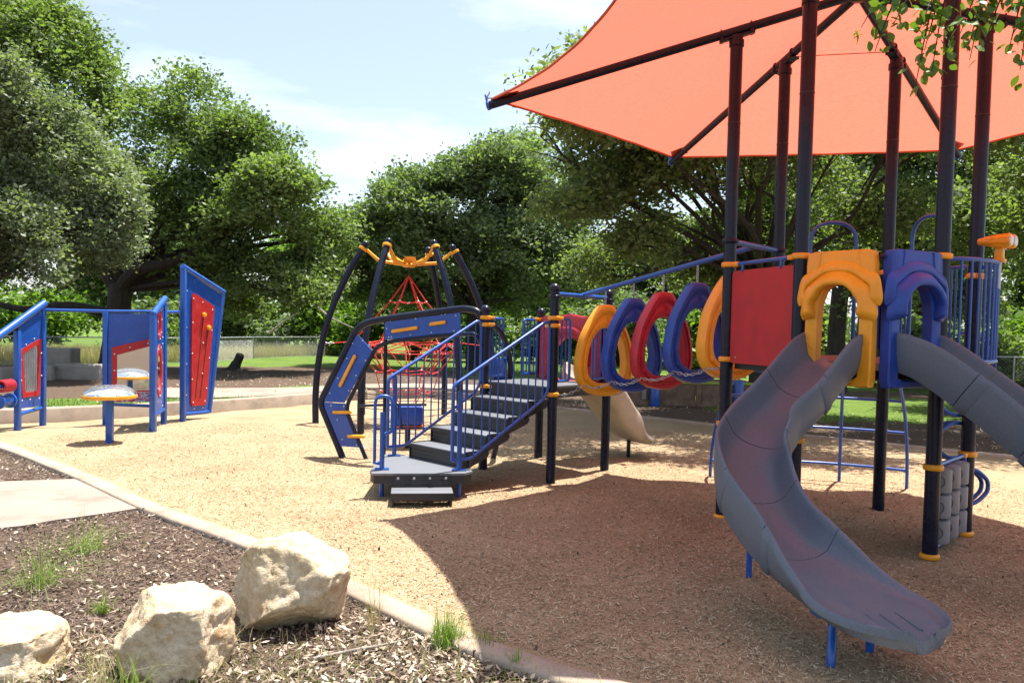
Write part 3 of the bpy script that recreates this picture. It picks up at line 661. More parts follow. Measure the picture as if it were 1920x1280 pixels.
# ================================================================== SLIDES
def slide(name, label, path, bank, mat, splits, W=.31, Hh=.27, exit_round=True, floor_d=.035):
    P = catmull(path, 14); n = len(P); root = thing(name, label, 'slide', V2(P[-1].x, P[-1].y, 0))
    D = [0]
    for i in range(1, n): D.append(D[-1]+(P[i]-P[i-1]).length)
    LEN = D[-1]; frames = []
    for i in range(n):
        t = (P[min(n-1, i+1)]-P[max(0, i-1)]).normalized(); h = Vector((t.x, t.y, 0)).normalized(); s = Vector((h.y, -h.x, 0))  # right-hand side of the rider
        bk = bank*math.sin(PI*min(1, max(0, D[i]/LEN)))**2; upv = s.cross(t).normalized(); s2 = s*math.cos(bk)+upv*math.sin(bk); u2 = upv*math.cos(bk)-s*math.sin(bk); frames.append((P[i], s2, u2, t))
    def prof(d):
        EL = min(1.35, LEN*.42); e = max(0, (d-(LEN-EL))/EL); w = W*(1+.40*math.sin(min(1, e*1.1)*PI/2)); k = min(1, e/.68); hh = Hh*(1-.86*k*k*(3-2*k))
        if e > .64:
            q = (e-.64)/.36; w *= math.sqrt(1-q*q*.965)
        th = .045
        pr = [(-.80*w, .10*hh/.27), (-.60*w, .035), (-.30*w, .008), (0, 0), (.30*w, .008), (.60*w, .035), (.80*w, .10*hh/.27), (.90*w, hh*.85), (.925*w, hh), (.96*w, hh+.018), (1.01*w, hh+.02), (1.045*w, hh+.004), (1.05*w, hh-.03),
              (1.03*w, hh*.45), (.98*w, .02), (.86*w, -.05), (.5*w, -th-.02), (0, -th-.028), (-.5*w, -th-.02), (-.86*w, -.05), (-.98*w, .02), (-1.03*w, hh*.45), (-1.05*w, hh-.03), (-1.045*w, hh+.004), (-1.01*w, hh+.02), (-.96*w, hh+.018), (-.925*w, hh), (-.90*w, hh*.85)]
        return pr
    def frame_at(d):
        d = max(0, min(LEN, d)); i = 0
        while i < n-2 and D[i+1] < d: i += 1
        k = (d-D[i])/max(1e-9, D[i+1]-D[i]); A, B = frames[i], frames[i+1]; return [A[q].lerp(B[q], k) for q in range(4)]
    cuts = [0]+[LEN*s for s in splits]+[LEN]
    for q in range(len(cuts)-1):
        a, b = cuts[q]+(.003 if q else 0), cuts[q+1]-(.003 if q < len(cuts)-2 else 0); m_ = max(6, int((b-a)/.035)); vs = []; M = None
        for i in range(m_+1):
            d = a+(b-a)*i/m_
            if q == len(cuts)-2: d = a+(b-a)*(1-(1-i/m_)**1.7)
            c, s, u, t = frame_at(d); pr = prof(d); M = len(pr)
            # flange: rims stand a little proud near each joint
            for (x, y) in pr: vs.append(c+s*x+u*y)
        fs = [(i*M+k, i*M+(k+1) % M, (i+1)*M+(k+1) % M, (i+1)*M+k) for i in range(m_) for k in range(M)]
        fs += [tuple(range(M)), tuple(m_*M+k for k in range(M-1, -1, -1))]
        o = MB().add(vs, fs).build('section', mat, root, True, 55)
        if q > 0:
            # overlap flange at the joint
            vs = []
            for d, g in ((a+.002, 1.0), (a+.004, 1.03), (a+.085, 1.03), (a+.10, 1.0)):
                c, s, u, t = frame_at(d); pr = prof(d)
                for (x, y) in pr[10:25]: vs.append(c+s*x*g+u*(y-(.012 if g > 1 else 0)))
            m2 = 15; fs = [(i*m2+k, i*m2+k+1, (i+1)*m2+k+1, (i+1)*m2+k) for i in range(3) for k in range(m2-1)]
            MB().add(vs, fs).build('flange', mat, o, True, 50)
    return root, frame_at, LEN
sp = [(2.84, 6.98, 1.70), (2.67, 6.84, 1.63), (2.33, 6.58, 1.33), (2.05, 6.42, 1.09), (1.85, 6.2, .87), (1.78, 5.85, .66), (1.83, 5.44, .495), (1.94, 5.08, .415), (2.06, 4.74, .365), (2.15, 4.43, .34), (2.20, 4.18, .33)]
s1, fa, LL = slide('spiral_slide', 'grey speckled plastic spiral slide curling down towards the camera', [Vector(p) for p in sp], R(10), 'granite_plastic', (.17, .34, .51, .70), .265, .25)
MB().tube([V2(1.904, 6.291, -.1), V2(1.904, 6.291, .86)], .024, 12).build('support_leg', 'blue', s1)
ft = MB(); c, s, u, t = fa(LL-.60); q0 = c-u*.085
ft.box(q0, (.50, .09, .035), s, t, u, .01); g0 = q0+s*.13; ft.tube(fillet([g0+u*.02, g0-V2(0, 0, .10)+t*.02, V2(g0.x, g0.y, .10)+s*.07+t*.10, V2(g0.x, g0.y, -.08)+s*.09+t*.12], .06, 5), .026, 10); g1 = q0-s*.17; ft.tube([g1, V2(g1.x, g1.y, -.08)], .026, 10); ft.build('exit_foot', 'blue', s1)
for i, x in enumerate((-.10, 0, .10)):
    pts = []
    for k in range(9): c, s, u, t = fa(LL-.36+.25*k/8); pts.append(c+s*(x+.03*k/8)+u*(.004+.010*x*x/.01*.6))
    MB().tube(pts, [.002+.006*k/8 for k in range(9)], 6).build('grip_ridge', 'granite_plastic', s1)
sq = [(3.32, 6.86, 1.70), (3.44, 6.70, 1.64), (3.64, 6.50, 1.45), (3.90, 6.27, 1.19), (4.14, 6.04, .94), (4.37, 5.73, .72), (4.48, 5.33, .53), (4.46, 4.92, .415), (4.36, 4.55, .34), (4.26, 4.28, .315)]
s2, fb, L2 = slide('spiral_slide', 'grey speckled plastic slide running off the right edge below the blue arch', [Vector(p) for p in sq], R(-7), 'granite_plastic', (.17, .34, .51, .70), .275, .26)
MB().tube([V2(4.42, 5.6, -.1), V2(4.42, 5.6, .62)], .024, 12).build('support_leg', 'blue', s2)

# ================================================================== STAIR PLATFORM (square deck on four posts)
P0, P1, P2, P3 = V2(.513, 10.03), V2(-.37, 10.955), V2(1.297, 10.99), V2(.42, 11.93)
LD = 1.20; LR = 2.05; QR = .0605
plat = thing('stair_platform', 'low square deck with black perforated stairs and blue barred handrails', 'play structure', V2(.46, 10.98, 0))
for p, top in ((P0, 2.40), (P1, 2.14), (P2, 2.39), (P3, 2.14)):
    o = MB().tube([p+V2(0, 0, -.15), p+V2(0, 0, top)], QR, 20).build('post', 'navy', plat)
    MB().sphere(p+V2(0, 0, top+.02), .07, 16, 10).build('ball_cap', 'navy', o)
def qc(p, z, *to): return collar(plat, p, z, 'clamp', 'yellow', QR, .055, [d2(p, t) for t in to])
qc(P0, 2.06, P2); qc(P0, 1.965, P1); qc(P0, 1.11); qc(P1, 2.06, P3); qc(P1, 1.965, P0); qc(P1, 1.13, P0); qc(P3, 2.06, P1, P2); qc(P2, 2.06, P3); qc(P2, 1.11); qc(P3, 1.12)
collar(plat, P0, 2.33, 'band', 'navy', QR, .04); collar(plat, P2, 2.33, 'band', 'navy', QR, .04)
MB().tube([P0+V2(0, 0, 2.36), P2+V2(0, 0, 2.36)], .028, 12).build('crossbar', 'blue', plat)
pc = (P0+P1+P2+P3)/4
pol = [pc+(p-pc)*1.0 for p in (P1, P0, P2, P3)]
def inset(ps, d, c): return [(p+(c-p).normalized()*d) for p in ps]
MB().prism([(p.x, p.y) for p in inset(pol, .02, pc)], (0, 0, LD-.012), (1, 0, 0), (0, 1, 0), (0, 0, 1), .024).build('deck', 'tread_grey', plat)
MB().prism([(p.x, p.y) for p in inset(pol, .035, pc)], (0, 0, LD-.085), (1, 0, 0), (0, 1, 0), (0, 0, 1), .12).build('deck_frame', 'deck_dark', plat)
# stairs
su = Vector((.7235, .6903, 0)); sv = Vector((.6903, -.7235, 0)); dm = (P0+P1)/2; run = .33; zs = [.48, .66, .84, 1.02]
st = MB().box(dm+su*.0+V2(0, 0, 0.0), (.01, .01, .01)).build('stairs', 'deck_dark', plat)
bpy.data.objects.remove(st)
SWD = 1.02
for k, z in enumerate(zs):
    c = dm-su*(run*(4-k)-run/2-.01)
    tr = MB().box(c+V2(0, 0, z-.012), (run+.02, SWD, .024), su, sv, (0, 0, 1), .006).build('step', 'tread_grey', plat)
    f = dm-su*(run*(4-k)-.004)
    MB().box(f+V2(0, 0, z-.115), (.008, SWD-.02, .18), su, sv).build('riser', 'perforated_steel', tr)
    MB().box(f-su*.006+V2(0, 0, z-.03), (.014, SWD, .045), su, sv, (0, 0, 1), .004).build('nosing', 'deck_dark', tr)
    for s in (-1, 1):
        pr = [(-.02, -.17), (run+.02, -.05), (run+.06, -.0), (run+.03, .05), (.03, .05), (-.02, .0)]
        MB().prism(fillet_poly if False else pr, f+sv*s*(SWD/2)+V2(0, 0, z-.04), su, (0, 0, 1), sv, .012).build('stringer', 'deck_dark', tr)
f = dm-su*.012
MB().box(f+V2(0, 0, LD-.10), (.01, SWD, .18), su, sv).build('riser', 'deck_dark', plat)
# landing
LZ = .30
lp = [(-1.56, 8.93), (-1.50, 8.80), (-.50, 8.93), (-.42, 9.06), (-.46, 9.24), (-1.17, 9.93), (-1.34, 10.13), (-1.60, 10.12)]
landing = MB().prism(lp, (0, 0, LZ-.012), (1, 0, 0), (0, 1, 0), (0, 0, 1), .024).build('landing', 'tread_grey', plat)
MB().prism([((x+1.05)*.985-1.05, (y-9.4)*.985+9.4) for x, y in lp], (0, 0, LZ-.07), (1, 0, 0), (0, 1, 0), (0, 0, 1), .09).build('skirt', 'deck_dark', landing)
MB().prism([(-1.17, 9.93), (-.47, 9.24), (-.45, 9.27), (-1.15, 9.96)], (0, 0, .38), (1, 0, 0), (0, 1, 0), (0, 0, 1), .16).build('riser', 'perforated_steel', landing)
fe = Vector((1.0, .13, 0)).normalized(); fn = Vector((.13, -1.0, 0)).normalized(); fc = V2(-.97, 8.86)
MB().box(fc+fn*.012+V2(0, 0, .20), (.62, .01, .17), fe, fn).build('front_riser', 'perforated_steel', landing)
for k in range(4): MB().lathe(fc+fe*(-.26+.175*k)+fn*.018+V2(0, 0, .25), [(.001, 0), (.016, 0), (.014, .006), (.001, .008)], 10, fn).build('bolt', 'galvanised', landing)
ls = MB().box(fc+fn*.20+V2(0, 0, .145), (.66, .30, .022), fe, fn, (0, 0, 1), .006).build('low_step', 'tread_grey', plat)
MB().box(fc+fn*.352+V2(0, 0, .115), (.66, .012, .075), fe, fn, (0, 0, 1), .003).build('nosing', 'deck_dark', ls)
for s in (-1, 1): MB().box(fc+fe*s*.31+fn*.19+V2(0, 0, .05), (.02, .30, .18), fe, fn).build('bracket', 'deck_dark', ls)
LPL, LPR, LPB = V2(-1.445, 9.06), V2(-.575, 9.10), V2(-1.45, 10.03)
for p, top in ((LPL, .95), (LPR, 1.2), (LPB, 1.3)):
    o = MB().tube([p+V2(0, 0, -.1), p+V2(0, 0, top)], .028, 12).build('rail_post', 'blue', plat)
    MB().box(p+V2(0, 0, LZ+.008), (.16, .10, .014), fe, fn, (0, 0, 1), .004).build('flange', 'blue', o)
# barred stair handrails
def handrail(base, top, post):
    d = d2(base, post); L = (post-base).length-QR-.01; z0, z1 = 1.27, 1.99
    up_ = fillet([base-d*.10+V2(0, 0, .42), base-d*.10+V2(0, 0, z0), base+d*.02+V2(0, 0, z0+.06), base+d*(L-.07)+V2(0, 0, z1+.02), base+d*L+V2(0, 0, z1), base+d*L+V2(0, 0, 1.20)], .07, 5)
    lo = fillet([base-d*.10+V2(0, 0, .42), base+d*.17+V2(0, 0, .42), base+d*(L-.07)+V2(0, 0, 1.06), base+d*L+V2(0, 0, 1.20)], .06, 4)
    h = MB().tube(up_, .0215, 10).build('handrail', 'blue', plat); MB().tube(lo, .018, 10).build('lower_rail', 'blue', plat)
    nb = 11
    for k in range(nb):
        x = .02+(L-.06)*(k+.5)/nb; zt = z0+.06+(z1-z0-.04)*(x-.02)/(L-.09); zl = .42 if x < .17 else .42+.64*(x-.17)/(L-.24)
        MB().tube([base+d*x+V2(0, 0, zl), base+d*x+V2(0, 0, zt)], .0095, 8).build('baluster', 'blue', plat)
handrail(LPB, 1.3, P1); handrail(LPR, 1.2, P0)
a = LPL; d = Vector((.28, .96, 0))
MB().tube(fillet([a+V2(-.085, -.0, .36), a+V2(-.085, -.0, 1.13), a+V2(.10, .05, 1.13), a+V2(.10, .05, .72), a+V2(.02, .02, .70)], .09, 6), .0185, 10).build('loop_rail', 'blue', plat)
MB().tube([a+V2(-.085, 0, .38), a+V2(0, 0, .36)], .0185, 10).build('loop_rail', 'blue', plat)
# partial barriers round the deck
def barrier(p, q, w, nb, z0=LD+.07, z1=LR):
    d = d2(p, q); a = p+d*(QR+.02)
    MB().tube(fillet([a+V2(0, 0, z1), a+d*w+V2(0, 0, z1), a+d*w+V2(0, 0, z0), a+V2(0, 0, z0), a+V2(0, 0, z1)], .05, 4), .0185, 10).build('barrier_frame', 'blue', plat)
    for k in range(nb): MB().tube([a+d*w*(k+1)/(nb+1)+V2(0, 0, z0), a+d*w*(k+1)/(nb+1)+V2(0, 0, z1)], .0095, 8).build('baluster', 'blue', plat)
barrier(P1, P3, .30, 3); barrier(P3, P1, .34, 3); barrier(P0, P2, .27, 2); barrier(P2, P0, .27, 2); barrier(P3, P2, .2, 2); barrier(P2, P3, .2, 2)
# red moulded hood over the small slide, side P2-P3
mid = (P2+P3)/2; u = d2(P3, P2); n = Vector((.7235, .6903, 0)); w = (P2-P3).length-2*QR
outer = [(-w/2, 1.15), (w/2, 1.15), (w/2, 2.06), (w/2-.1, 2.12), (w/2-.3, 2.10), (0, 2.14), (-w/2+.3, 2.10), (-w/2+.1, 2.12), (-w/2, 2.06)]
inner = [(-.27, 1.2), (.27, 1.2), (.31, 1.45), (.27, 1.68), (.12, 1.80), (-.12, 1.80), (-.27, 1.68), (-.31, 1.45)]
O = resample_dirs(outer, 60, (0, 1.55)); I = resample_dirs(inner, 60, (0, 1.55))
rh = MB().ring(O, I, [(0, -.05), (0, .05), (.15, .06), (.9, .05), (1, .03), (1, -.03), (.9, -.05), (.15, -.06)], mid-n*.05, u, (0, 0, 1), n).build('slide_hood', 'plastic_red', plat); tag(rh, 'red moulded arch over the small slide')
q = catmull([mid+u*x+V2(0, 0, z)-n*.11 for x, z in ((-.36, 1.42), (-.37, 1.7), (-.2, 1.88), (0, 1.92), (.2, 1.88), (.37, 1.7), (.36, 1.42))], 6); MB().tube(q, .055, 10).build('drape', 'plastic_red', rh)
# small beige slide
bs = [(.96, 11.52, 1.22), (1.06, 11.62, 1.17), (1.28, 11.82, .93), (1.50, 12.0, .62), (1.70, 12.14, .40), (1.92, 12.25, .30), (2.10, 12.32, .29)]
s3, fc3, L3 = slide('short_slide', 'short beige plastic slide behind the hanging rings', [Vector(p) for p in bs], R(0), 'beige_slide', (), .33, .22)
MB().tube([V2(1.80, 12.2, -.1), V2(1.80, 12.2, .33)], .03, 10).build('support_leg', 'navy', s3)
# ================================================================== ARCH CLIMBER (bent climbing wall)
ac = thing('climbing_wall', 'bent blue climbing wall with yellow handholds beside the stairs', 'climber', V2(-2.2, 11.5, 0))
A_ = V2(-2.3, 11.55); ad = d2(A_, P1); an = Vector((ad.y, -ad.x, 0))
def aw(x, z, off=0):  # x: world x on the plane of the wall
    return A_+ad*((x-A_.x)/ad.x)+an*off+V2(0, 0, z)
outp = [aw(-2.36, -.12), aw(-2.78, .78), aw(-2.20, 1.93), aw(-1.82, 2.015), aw(-.66, 2.18), aw(-.46, 2.14), aw(-.41, 1.98)]
oc = []
rads = [0, .12, .30, .3, .12, .1, 0]
P = [Vector(p) for p in outp]
for i in range(len(P)):
    if i in (0, len(P)-1): oc.append(P[i]); continue
    a, b, c = P[i-1], P[i], P[i+1]; l = min(rads[i], (a-b).length*.48, (c-b).length*.48); p1 = b+(a-b).normalized()*l; p2 = b+(c-b).normalized()*l
    for k in range(8): t = k/7; oc.append(p1*(1-t)**2+b*2*t*(1-t)+p2*t*t)
MB().tube(oc, .048, 16).build('outer_rail', 'navy', ac)
ic = fillet([aw(-2.0, -.12), aw(-2.385, .72), aw(-1.93, 1.62), aw(-1.72, 1.70), aw(-1.0, 1.80), aw(-.50, 1.84), aw(-.42, 1.7)], .13, 6)
MB().tube(ic, .030, 14).build('inner_rail', 'navy', ac)
def wallpanel(pts, name='panel'):
    return MB().add([aw(x, z, .012) for x, z in pts]+[aw(x, z, -.012) for x, z in pts], [tuple(range(len(pts))), tuple(range(2*len(pts)-1, len(pts)-1, -1))]+[(i, len(pts)+i, len(pts)+(i+1) % len(pts), (i+1) % len(pts)) for i in range(len(pts))]).build(name, 'panel_blue', ac)
pa = wallpanel([(-2.74, .80), (-2.40, .80), (-1.985, 1.56), (-2.25, 1.83)]); pb = wallpanel([(-2.74, .79), (-2.39, .79), (-2.36, .66), (-2.10, .17), (-2.45, .17)]); pcn = wallpanel([(-1.80, 1.72), (-.71, 1.855), (-.72, 2.15), (-1.80, 2.0)])
for (x0, z0, x1, z1, par) in ((-2.45, 1.05, -2.235, 1.475, pa), (-2.54, .66, -2.30, .67, pb), (-2.31, .325, -2.09, .335, pb), (-1.67, 1.845, -1.33, 1.90, pcn), (-1.12, 1.955, -.93, 1.985, pcn)):
    m = MB(); a = aw(x0, z0, .0); b = aw(x1, z1, .0)
    for sgn in (1,): m.tube([a-an*0+an*.0, b], .02, 8)
    vv = fillet([a-an*-.012, a+an*.03, b+an*.03, b+an*.012], .02, 3)
    m = MB().tube([a+an*.034, b+an*.034], .026, 10); m.sphere(a+an*.034, .026, 10, 7); m.sphere(b+an*.034, .026, 10, 7); m.tube([a, a+an*.034], .02, 8); m.tube([b, b+an*.034], .02, 8); m.build('handhold', 'yellow', par)
for (x, z, par) in ((-2.62, .93, pa), (-2.50, 1.15, pa), (-2.36, 1.44, pa), (-2.28, 1.66, pa), (-2.13, 1.70, pa), (-2.22, 1.2, pa), (-2.33, .98, pa), (-2.08, 1.42, pa), (-2.60, .75, pb), (-2.40, .75, pb), (-2.5, .55, pb), (-2.28, .52, pb), (-2.42, .27, pb), (-2.2, .2, pb),
                    (-1.76, 1.98, pcn), (-1.72, 1.985, pcn), (-1.77, 1.88, pcn), (-1.74, 1.76, pcn), (-1.70, 1.765, pcn), (-1.35, 2.03, pcn), (-1.42, 1.80, pcn), (-1.12, 1.84, pcn), (-.98, 2.09, pcn), (-.93, 2.095, pcn), (-.78, 2.08, pcn), (-.8, 1.87, pcn)):
    MB().lathe(aw(x, z, .012), [(.001, 0), (.013, 0), (.011, .005), (.001, .007)], 8, an).build('bolt', 'galvanised', par)
MB().tube([aw(-1.80, -.1, -.02), aw(-1.80, 2.0, -.02)], .026, 10).build('support_post', 'navy', ac)
MB().tube(fillet([P1+V2(.05, .06, 2.0), P1+V2(.22, .25, 1.86), P1+V2(.36, .55, 1.45), P1+V2(.32, .62, .9), P1+V2(.1, .9, -.1)], .2, 6), .04, 14).build('rear_rail', 'navy', ac)
bp_ = P1+V2(.20, .42, 1.33); MB().box(bp_, (.26, .02, .34), (.7, .7, 0), (.7, -.7, 0), (0, 0, 1), .006).build('rear_panel', 'panel_blue', ac)

# ================================================================== HANGING RINGS AND CHAINS
ro = [(-.075, .585), (.075, .585), (.125, .54), (.215, .41), (.335, .18), (.39, -.05), (.405, -.25), (.345, -.42), (.20, -.53), (0, -.565), (-.20, -.53), (-.345, -.42), (-.405, -.25), (-.39, -.05), (-.335, .18), (-.215, .41), (-.125, .54)]
ri = [(.0, .30), (.12, .27), (.215, .15), (.27, -.02), (.285, -.18), (.25, -.32), (.14, -.395), (0, -.415), (-.14, -.395), (-.25, -.32), (-.285, -.18), (-.27, -.02), (-.215, .15), (-.12, .27)]
ro_s = [(p.x, p.y) for p in catmull([V2(*p) for p in ro], 4, True)]; ri_s = [(p.x, p.y) for p in catmull([V2(*p) for p in ri], 4, True)]
RO = resample_dirs(ro_s, 84, (0, -.05), PI/2); RI = resample_dirs(ri_s, 84, (0, -.05), PI/2)
bd = (bB-bA); bdir = Vector((bd.x, bd.y, 0)).normalized(); bdir = Matrix.Rotation(R(-19), 3, 'Z') @ bdir; lat = Vector((-bdir.y, bdir.x, 0))
def link_chain(m, a, b, n, sag=0, r=.004, ll=.034):
    pts = [a.lerp(b, k/n)-V2(0, 0, sag*4*(k/n)*(1-k/n)) for k in range(n+1)]
    for k in range(n):
        c = (pts[k]+pts[k+1])/2; t = (pts[k+1]-pts[k]).normalized(); s = t.cross(V2(.3, .2, 1)).normalized(); w = t.cross(s)
        if k % 2: s, w = w, s
        h = (pts[k+1]-pts[k]).length*.66
        loop = [c+t*(h*math.cos(q)*.95)+s*(h*.52*math.sin(q)) for q in [2*PI*i/8 for i in range(8)]]
        m.tube(loop, r, 5, False, True)
RINGDATA = [(.155, 1.655, 'plastic_yellow', 'orange plastic hanging ring nearest the stair platform'), (.335, 1.735, 'plastic_blue', 'blue plastic hanging ring between the orange and red rings'), (.515, 1.80, 'plastic_red', 'red plastic hanging ring in the middle of the bridge'),
            (.705, 1.90, 'plastic_blue', 'blue plastic hanging ring between the red ring and the tower'), (.885, 1.97, 'plastic_yellow', 'orange plastic hanging ring beside the tower post')]
foot = []
for (t, zc, mt, lb) in RINGDATA:
    hp = bA.lerp(bB, t); c = V2(hp.x, hp.y, zc)
    rg = thing('hanging_ring', lb, 'ring', V2(c.x, c.y, zc-.56), 'rings of the hanging bridge')
    prof = [(0, -.060), (0, .060), (.10, .066), (.36, .066), (.44, .052), (.60, .052), (.68, .066), (.92, .062), (1, .040), (1, -.040), (.92, -.062), (.68, -.066), (.60, -.052), (.44, -.052), (.36, -.066), (.10, -.066)]
    prof = [(k_, d_*1.28) for k_, d_ in prof]; body = MB().ring(RO, RI, prof, c, lat, (0, 0, 1), bdir).build('ring_body', mt, rg, True, 50)
    for s in (-1, 1):
        for (x, z, rr) in ((.0, .415, .035), (-.30, -.33, .03), (.30, -.33, .03)):
            MB().lathe(c+lat*x+V2(0, 0, z)+bdir*s*.078, [(.001, 0), (rr*.6, 0), (rr*.62, .006), (rr, .006), (rr, .009), (rr*.3, .012), (.001, .012)], 12, bdir*s).build('boss', mt, body)
    MB().box(c+V2(0, 0, -.425), (.34, .15, .03), lat, bdir, (0, 0, 1), .012).build('foot_tread', mt, body)
    ch = MB(); link_chain(ch, V2(c.x, c.y, zc+.53), V2(hp.x, hp.y, hp.z-.03), max(3, int((hp.z-.03-zc-.53)/.03)), 0, .0045); ch.build('hanger_chain', 'galvanised', rg)
    foot.append((c-lat*.33-bdir*-.07+V2(0, 0, -.42), c+lat*.33+bdir*.07+V2(0, 0, -.42)))
for side, lb in ((0, 'galvanised chain looping along the near side of the hanging rings'), (1, 'galvanised chain linking the hanging rings on the far side')):
    pts = [f[side] for f in foot]; e0 = (P0 if side == 0 else P2)+V2(0, 0, 1.12); e1 = (pL if side == 0 else pBL)+V2(0, 0, 1.655)
    seq = [e0]+pts+[e1]; m = MB()
    for a, b in zip(seq[:-1], seq[1:]):
        L = (b-a).length; link_chain(m, a, b, max(4, int(L/.042)), .06 if L < .7 else .10, .0048)
    o = m.build('chain', 'galvanised'); tag(o, lb, 'chain')

# ================================================================== NET CLIMBER
nc = V2(-2.06, 15.9); net = thing('net_climber', 'dome of curved navy posts holding a red rope climbing net', 'climber', nc)
def npol(k, r, z, off=0): a = R(190+60*k+off); return V2(nc.x+r*math.cos(a), nc.y+r*math.sin(a), z)
prof = [(1.75, -.15), (1.76, .5), (1.72, 1.1), (1.62, 1.7), (1.44, 2.3), (1.18, 2.9), (.86, 3.46)]
for k in range(6):
    pts = catmull([npol(k, r, z) for r, z in prof], 5); o = MB().tube(pts, .0635, 16).build('post', 'navy', net)
    tp = pts[-1]; t = (pts[-1]-pts[-2]).normalized(); MB().sphere(tp+t*.03, .068, 14, 9).build('ball_cap', 'navy', o)
    MB().lathe(tp-t*.07, [(.066, -.03), (.086, -.024), (.09, 0), (.086, .024), (.066, .03)], 18, t).build('collar', 'yellow', o)
    arm = fillet([tp-t*.07-(npol(k, 1, 0)-nc)*.05, npol(k, .58, 3.17), npol(k, .16, 3.13)], .08, 5); MB().tube(arm, .032, 12).build('arm', 'yellow', net)
    a, b = npol(k, .30, 3.13, 5), npol(k, .30, 3.13, 55); g = MB()
    g.add([npol(k, .08, 3.14, 30), a, npol(k, .38, 3.25, 14), npol(k, .38, 3.25, 46), b], [(0, 1, 2), (0, 2, 3), (0, 3, 4)]); g.build('gusset_plate', 'yellow', net, False)
MB().lathe(nc+V2(0, 0, 3.12), [(.02, -.04), (.12, -.05), (.14, .0), (.10, .05), (.02, .06)], 16).build('hub', 'yellow', net)
link = MB(); link_chain(link, nc+V2(0, 0, 2.92), nc+V2(0, 0, 3.08), 5, 0, .006); link.build('swivel_chain', 'steel_dark', net)
apx = nc+V2(0, 0, 2.90); rings = [(.35, 2.40), (1.05, 1.60), (.95, 1.42), (.62, 1.02), (.52, .64), (.05, .08)]
def rope(a, b, r=.012, sag=0):
    n = 6 if sag else 1; MB().tube([a.lerp(b, k/n)-V2(0, 0, sag*4*(k/n)*(1-k/n)) for k in range(n+1)], r, 6).build('rope', 'rope', net)
def conn(p, r=.02): MB().sphere(p, r, 8, 6).build('connector', 'white_plastic', net)
for k in range(6):
    q0 = npol(k, *rings[0]); q1 = npol(k, *rings[1]); q2 = npol(k, *rings[2]); q3 = npol(k, *rings[3]); q4 = npol(k, *rings[4])
    rope(apx, q0, .014); rope(q0, q1, .014); rope(q1, npol(k, 1.42, 1.56)); rope(q1, q2); rope(q2, q3); rope(q3, q4); rope(q4, nc+V2(0, 0, .05), .008)
    ch = MB(); link_chain(ch, npol(k, 1.42, 1.56), npol(k, 1.65, 1.55), 5, 0, .009); ch.build('anchor_chain', 'galvanised', net)
    for r, z in rings[:5]:
        rope(npol(k, r, z), npol(k+1, r, z), .012, .03); conn(npol(k, r, z)); conn((npol(k, r, z)+npol(k+1, r, z))/2-V2(0, 0, .03), .016)
    rope((npol(k, *rings[1])+npol(k+1, *rings[1]))/2, npol(k, *rings[2])); rope((npol(k, *rings[1])+npol(k+1, *rings[1]))/2, npol(k+1, *rings[2])); rope((q1+npol(k+1, *rings[1]))/2, (npol(k, *rings[3])+npol(k+1, *rings[3]))/2)
    rope(npol(k, *rings[1]), (npol(k, *rings[3])+npol(k+1, *rings[3]))/2, .01)
    MB().tube([npol(k, .9, .55), npol(k, 1.72, .60)], .008, 5).build('cable', 'steel_dark', net)
for z in (.35, .62): MB().tube([npol(k/3, .95, z) for k in range(18)], .008, 5, False, True).build('cable', 'steel_dark', net)
# blue bucket seat beside the net
bk = thing('bucket_seat', 'small blue bucket seat with orange base behind the stair railing', 'seat', V2(-1.62, 12.65, 0))
c = V2(-1.62, 12.65); MB().box(c+V2(0, 0, .52), (.46, .34, .30), (1, .2, 0), (-.2, 1, 0), (0, 0, 1), .05).build('bucket', 'plastic_blue', bk); MB().box(c+V2(0, 0, .34), (.50, .30, .06), (1, .2, 0), (-.2, 1, 0), (0, 0, 1), .02).build('base', 'orange', bk)
MB().tube(fillet([c+V2(-.75, -.1, .66), c+V2(-.3, -.22, .70), c+V2(.3, -.1, .70)], .2), .02, 8).build('frame_bar', 'navy', bk); MB().tube([c+V2(-.12, -.2, .70), c+V2(-.08, -.18, .35)], .02, 8).build('frame_bar', 'navy', bk); MB().tube([c+V2(0, 0, -.1), c+V2(0, 0, .34)], .045, 12).build('stem', 'navy', bk)
MB().tube(fillet([c+V2(-.5, -.1, .30), c+V2(0, -.2, .34), c+V2(.5, -.05, .33)], .2), .016, 8).build('frame_bar', 'navy', bk)

# ================================================================== ACTIVITY PANELS (left)
apn = thing('activity_panels', 'row of blue activity panels with red insets joined by a thin top pipe', 'play panel', V2(-7.0, 14.6, 0))
def plane_of(a, b): u = d2(a, b); n = Vector((u.y, -u.x, 0)); return a, u, n
def flat(parent, a, u, n, poly, th, name, mat, off=0): return MB().prism(poly, a+n*off, u, (0, 0, 1), n, th).build(name, mat, parent)
def sq_post(p, z0, z1, w=.09, name='post'): return MB().box(p+V2(0, 0, (z0+z1)/2), (w, w, z1-z0), (1, 0, 0), (0, 1, 0), (0, 0, 1), .012).build(name, 'blue', apn)
def bolts(par, a, u, n, pts, off):
    for x, z in pts:
        for s in (1, -1): MB().lathe(a+u*x+V2(0, 0, z)+n*off*s, [(.001, 0), (.014, 0), (.011, .006), (.001, .008)], 8, n*s).build('bolt', 'white_plastic', par)
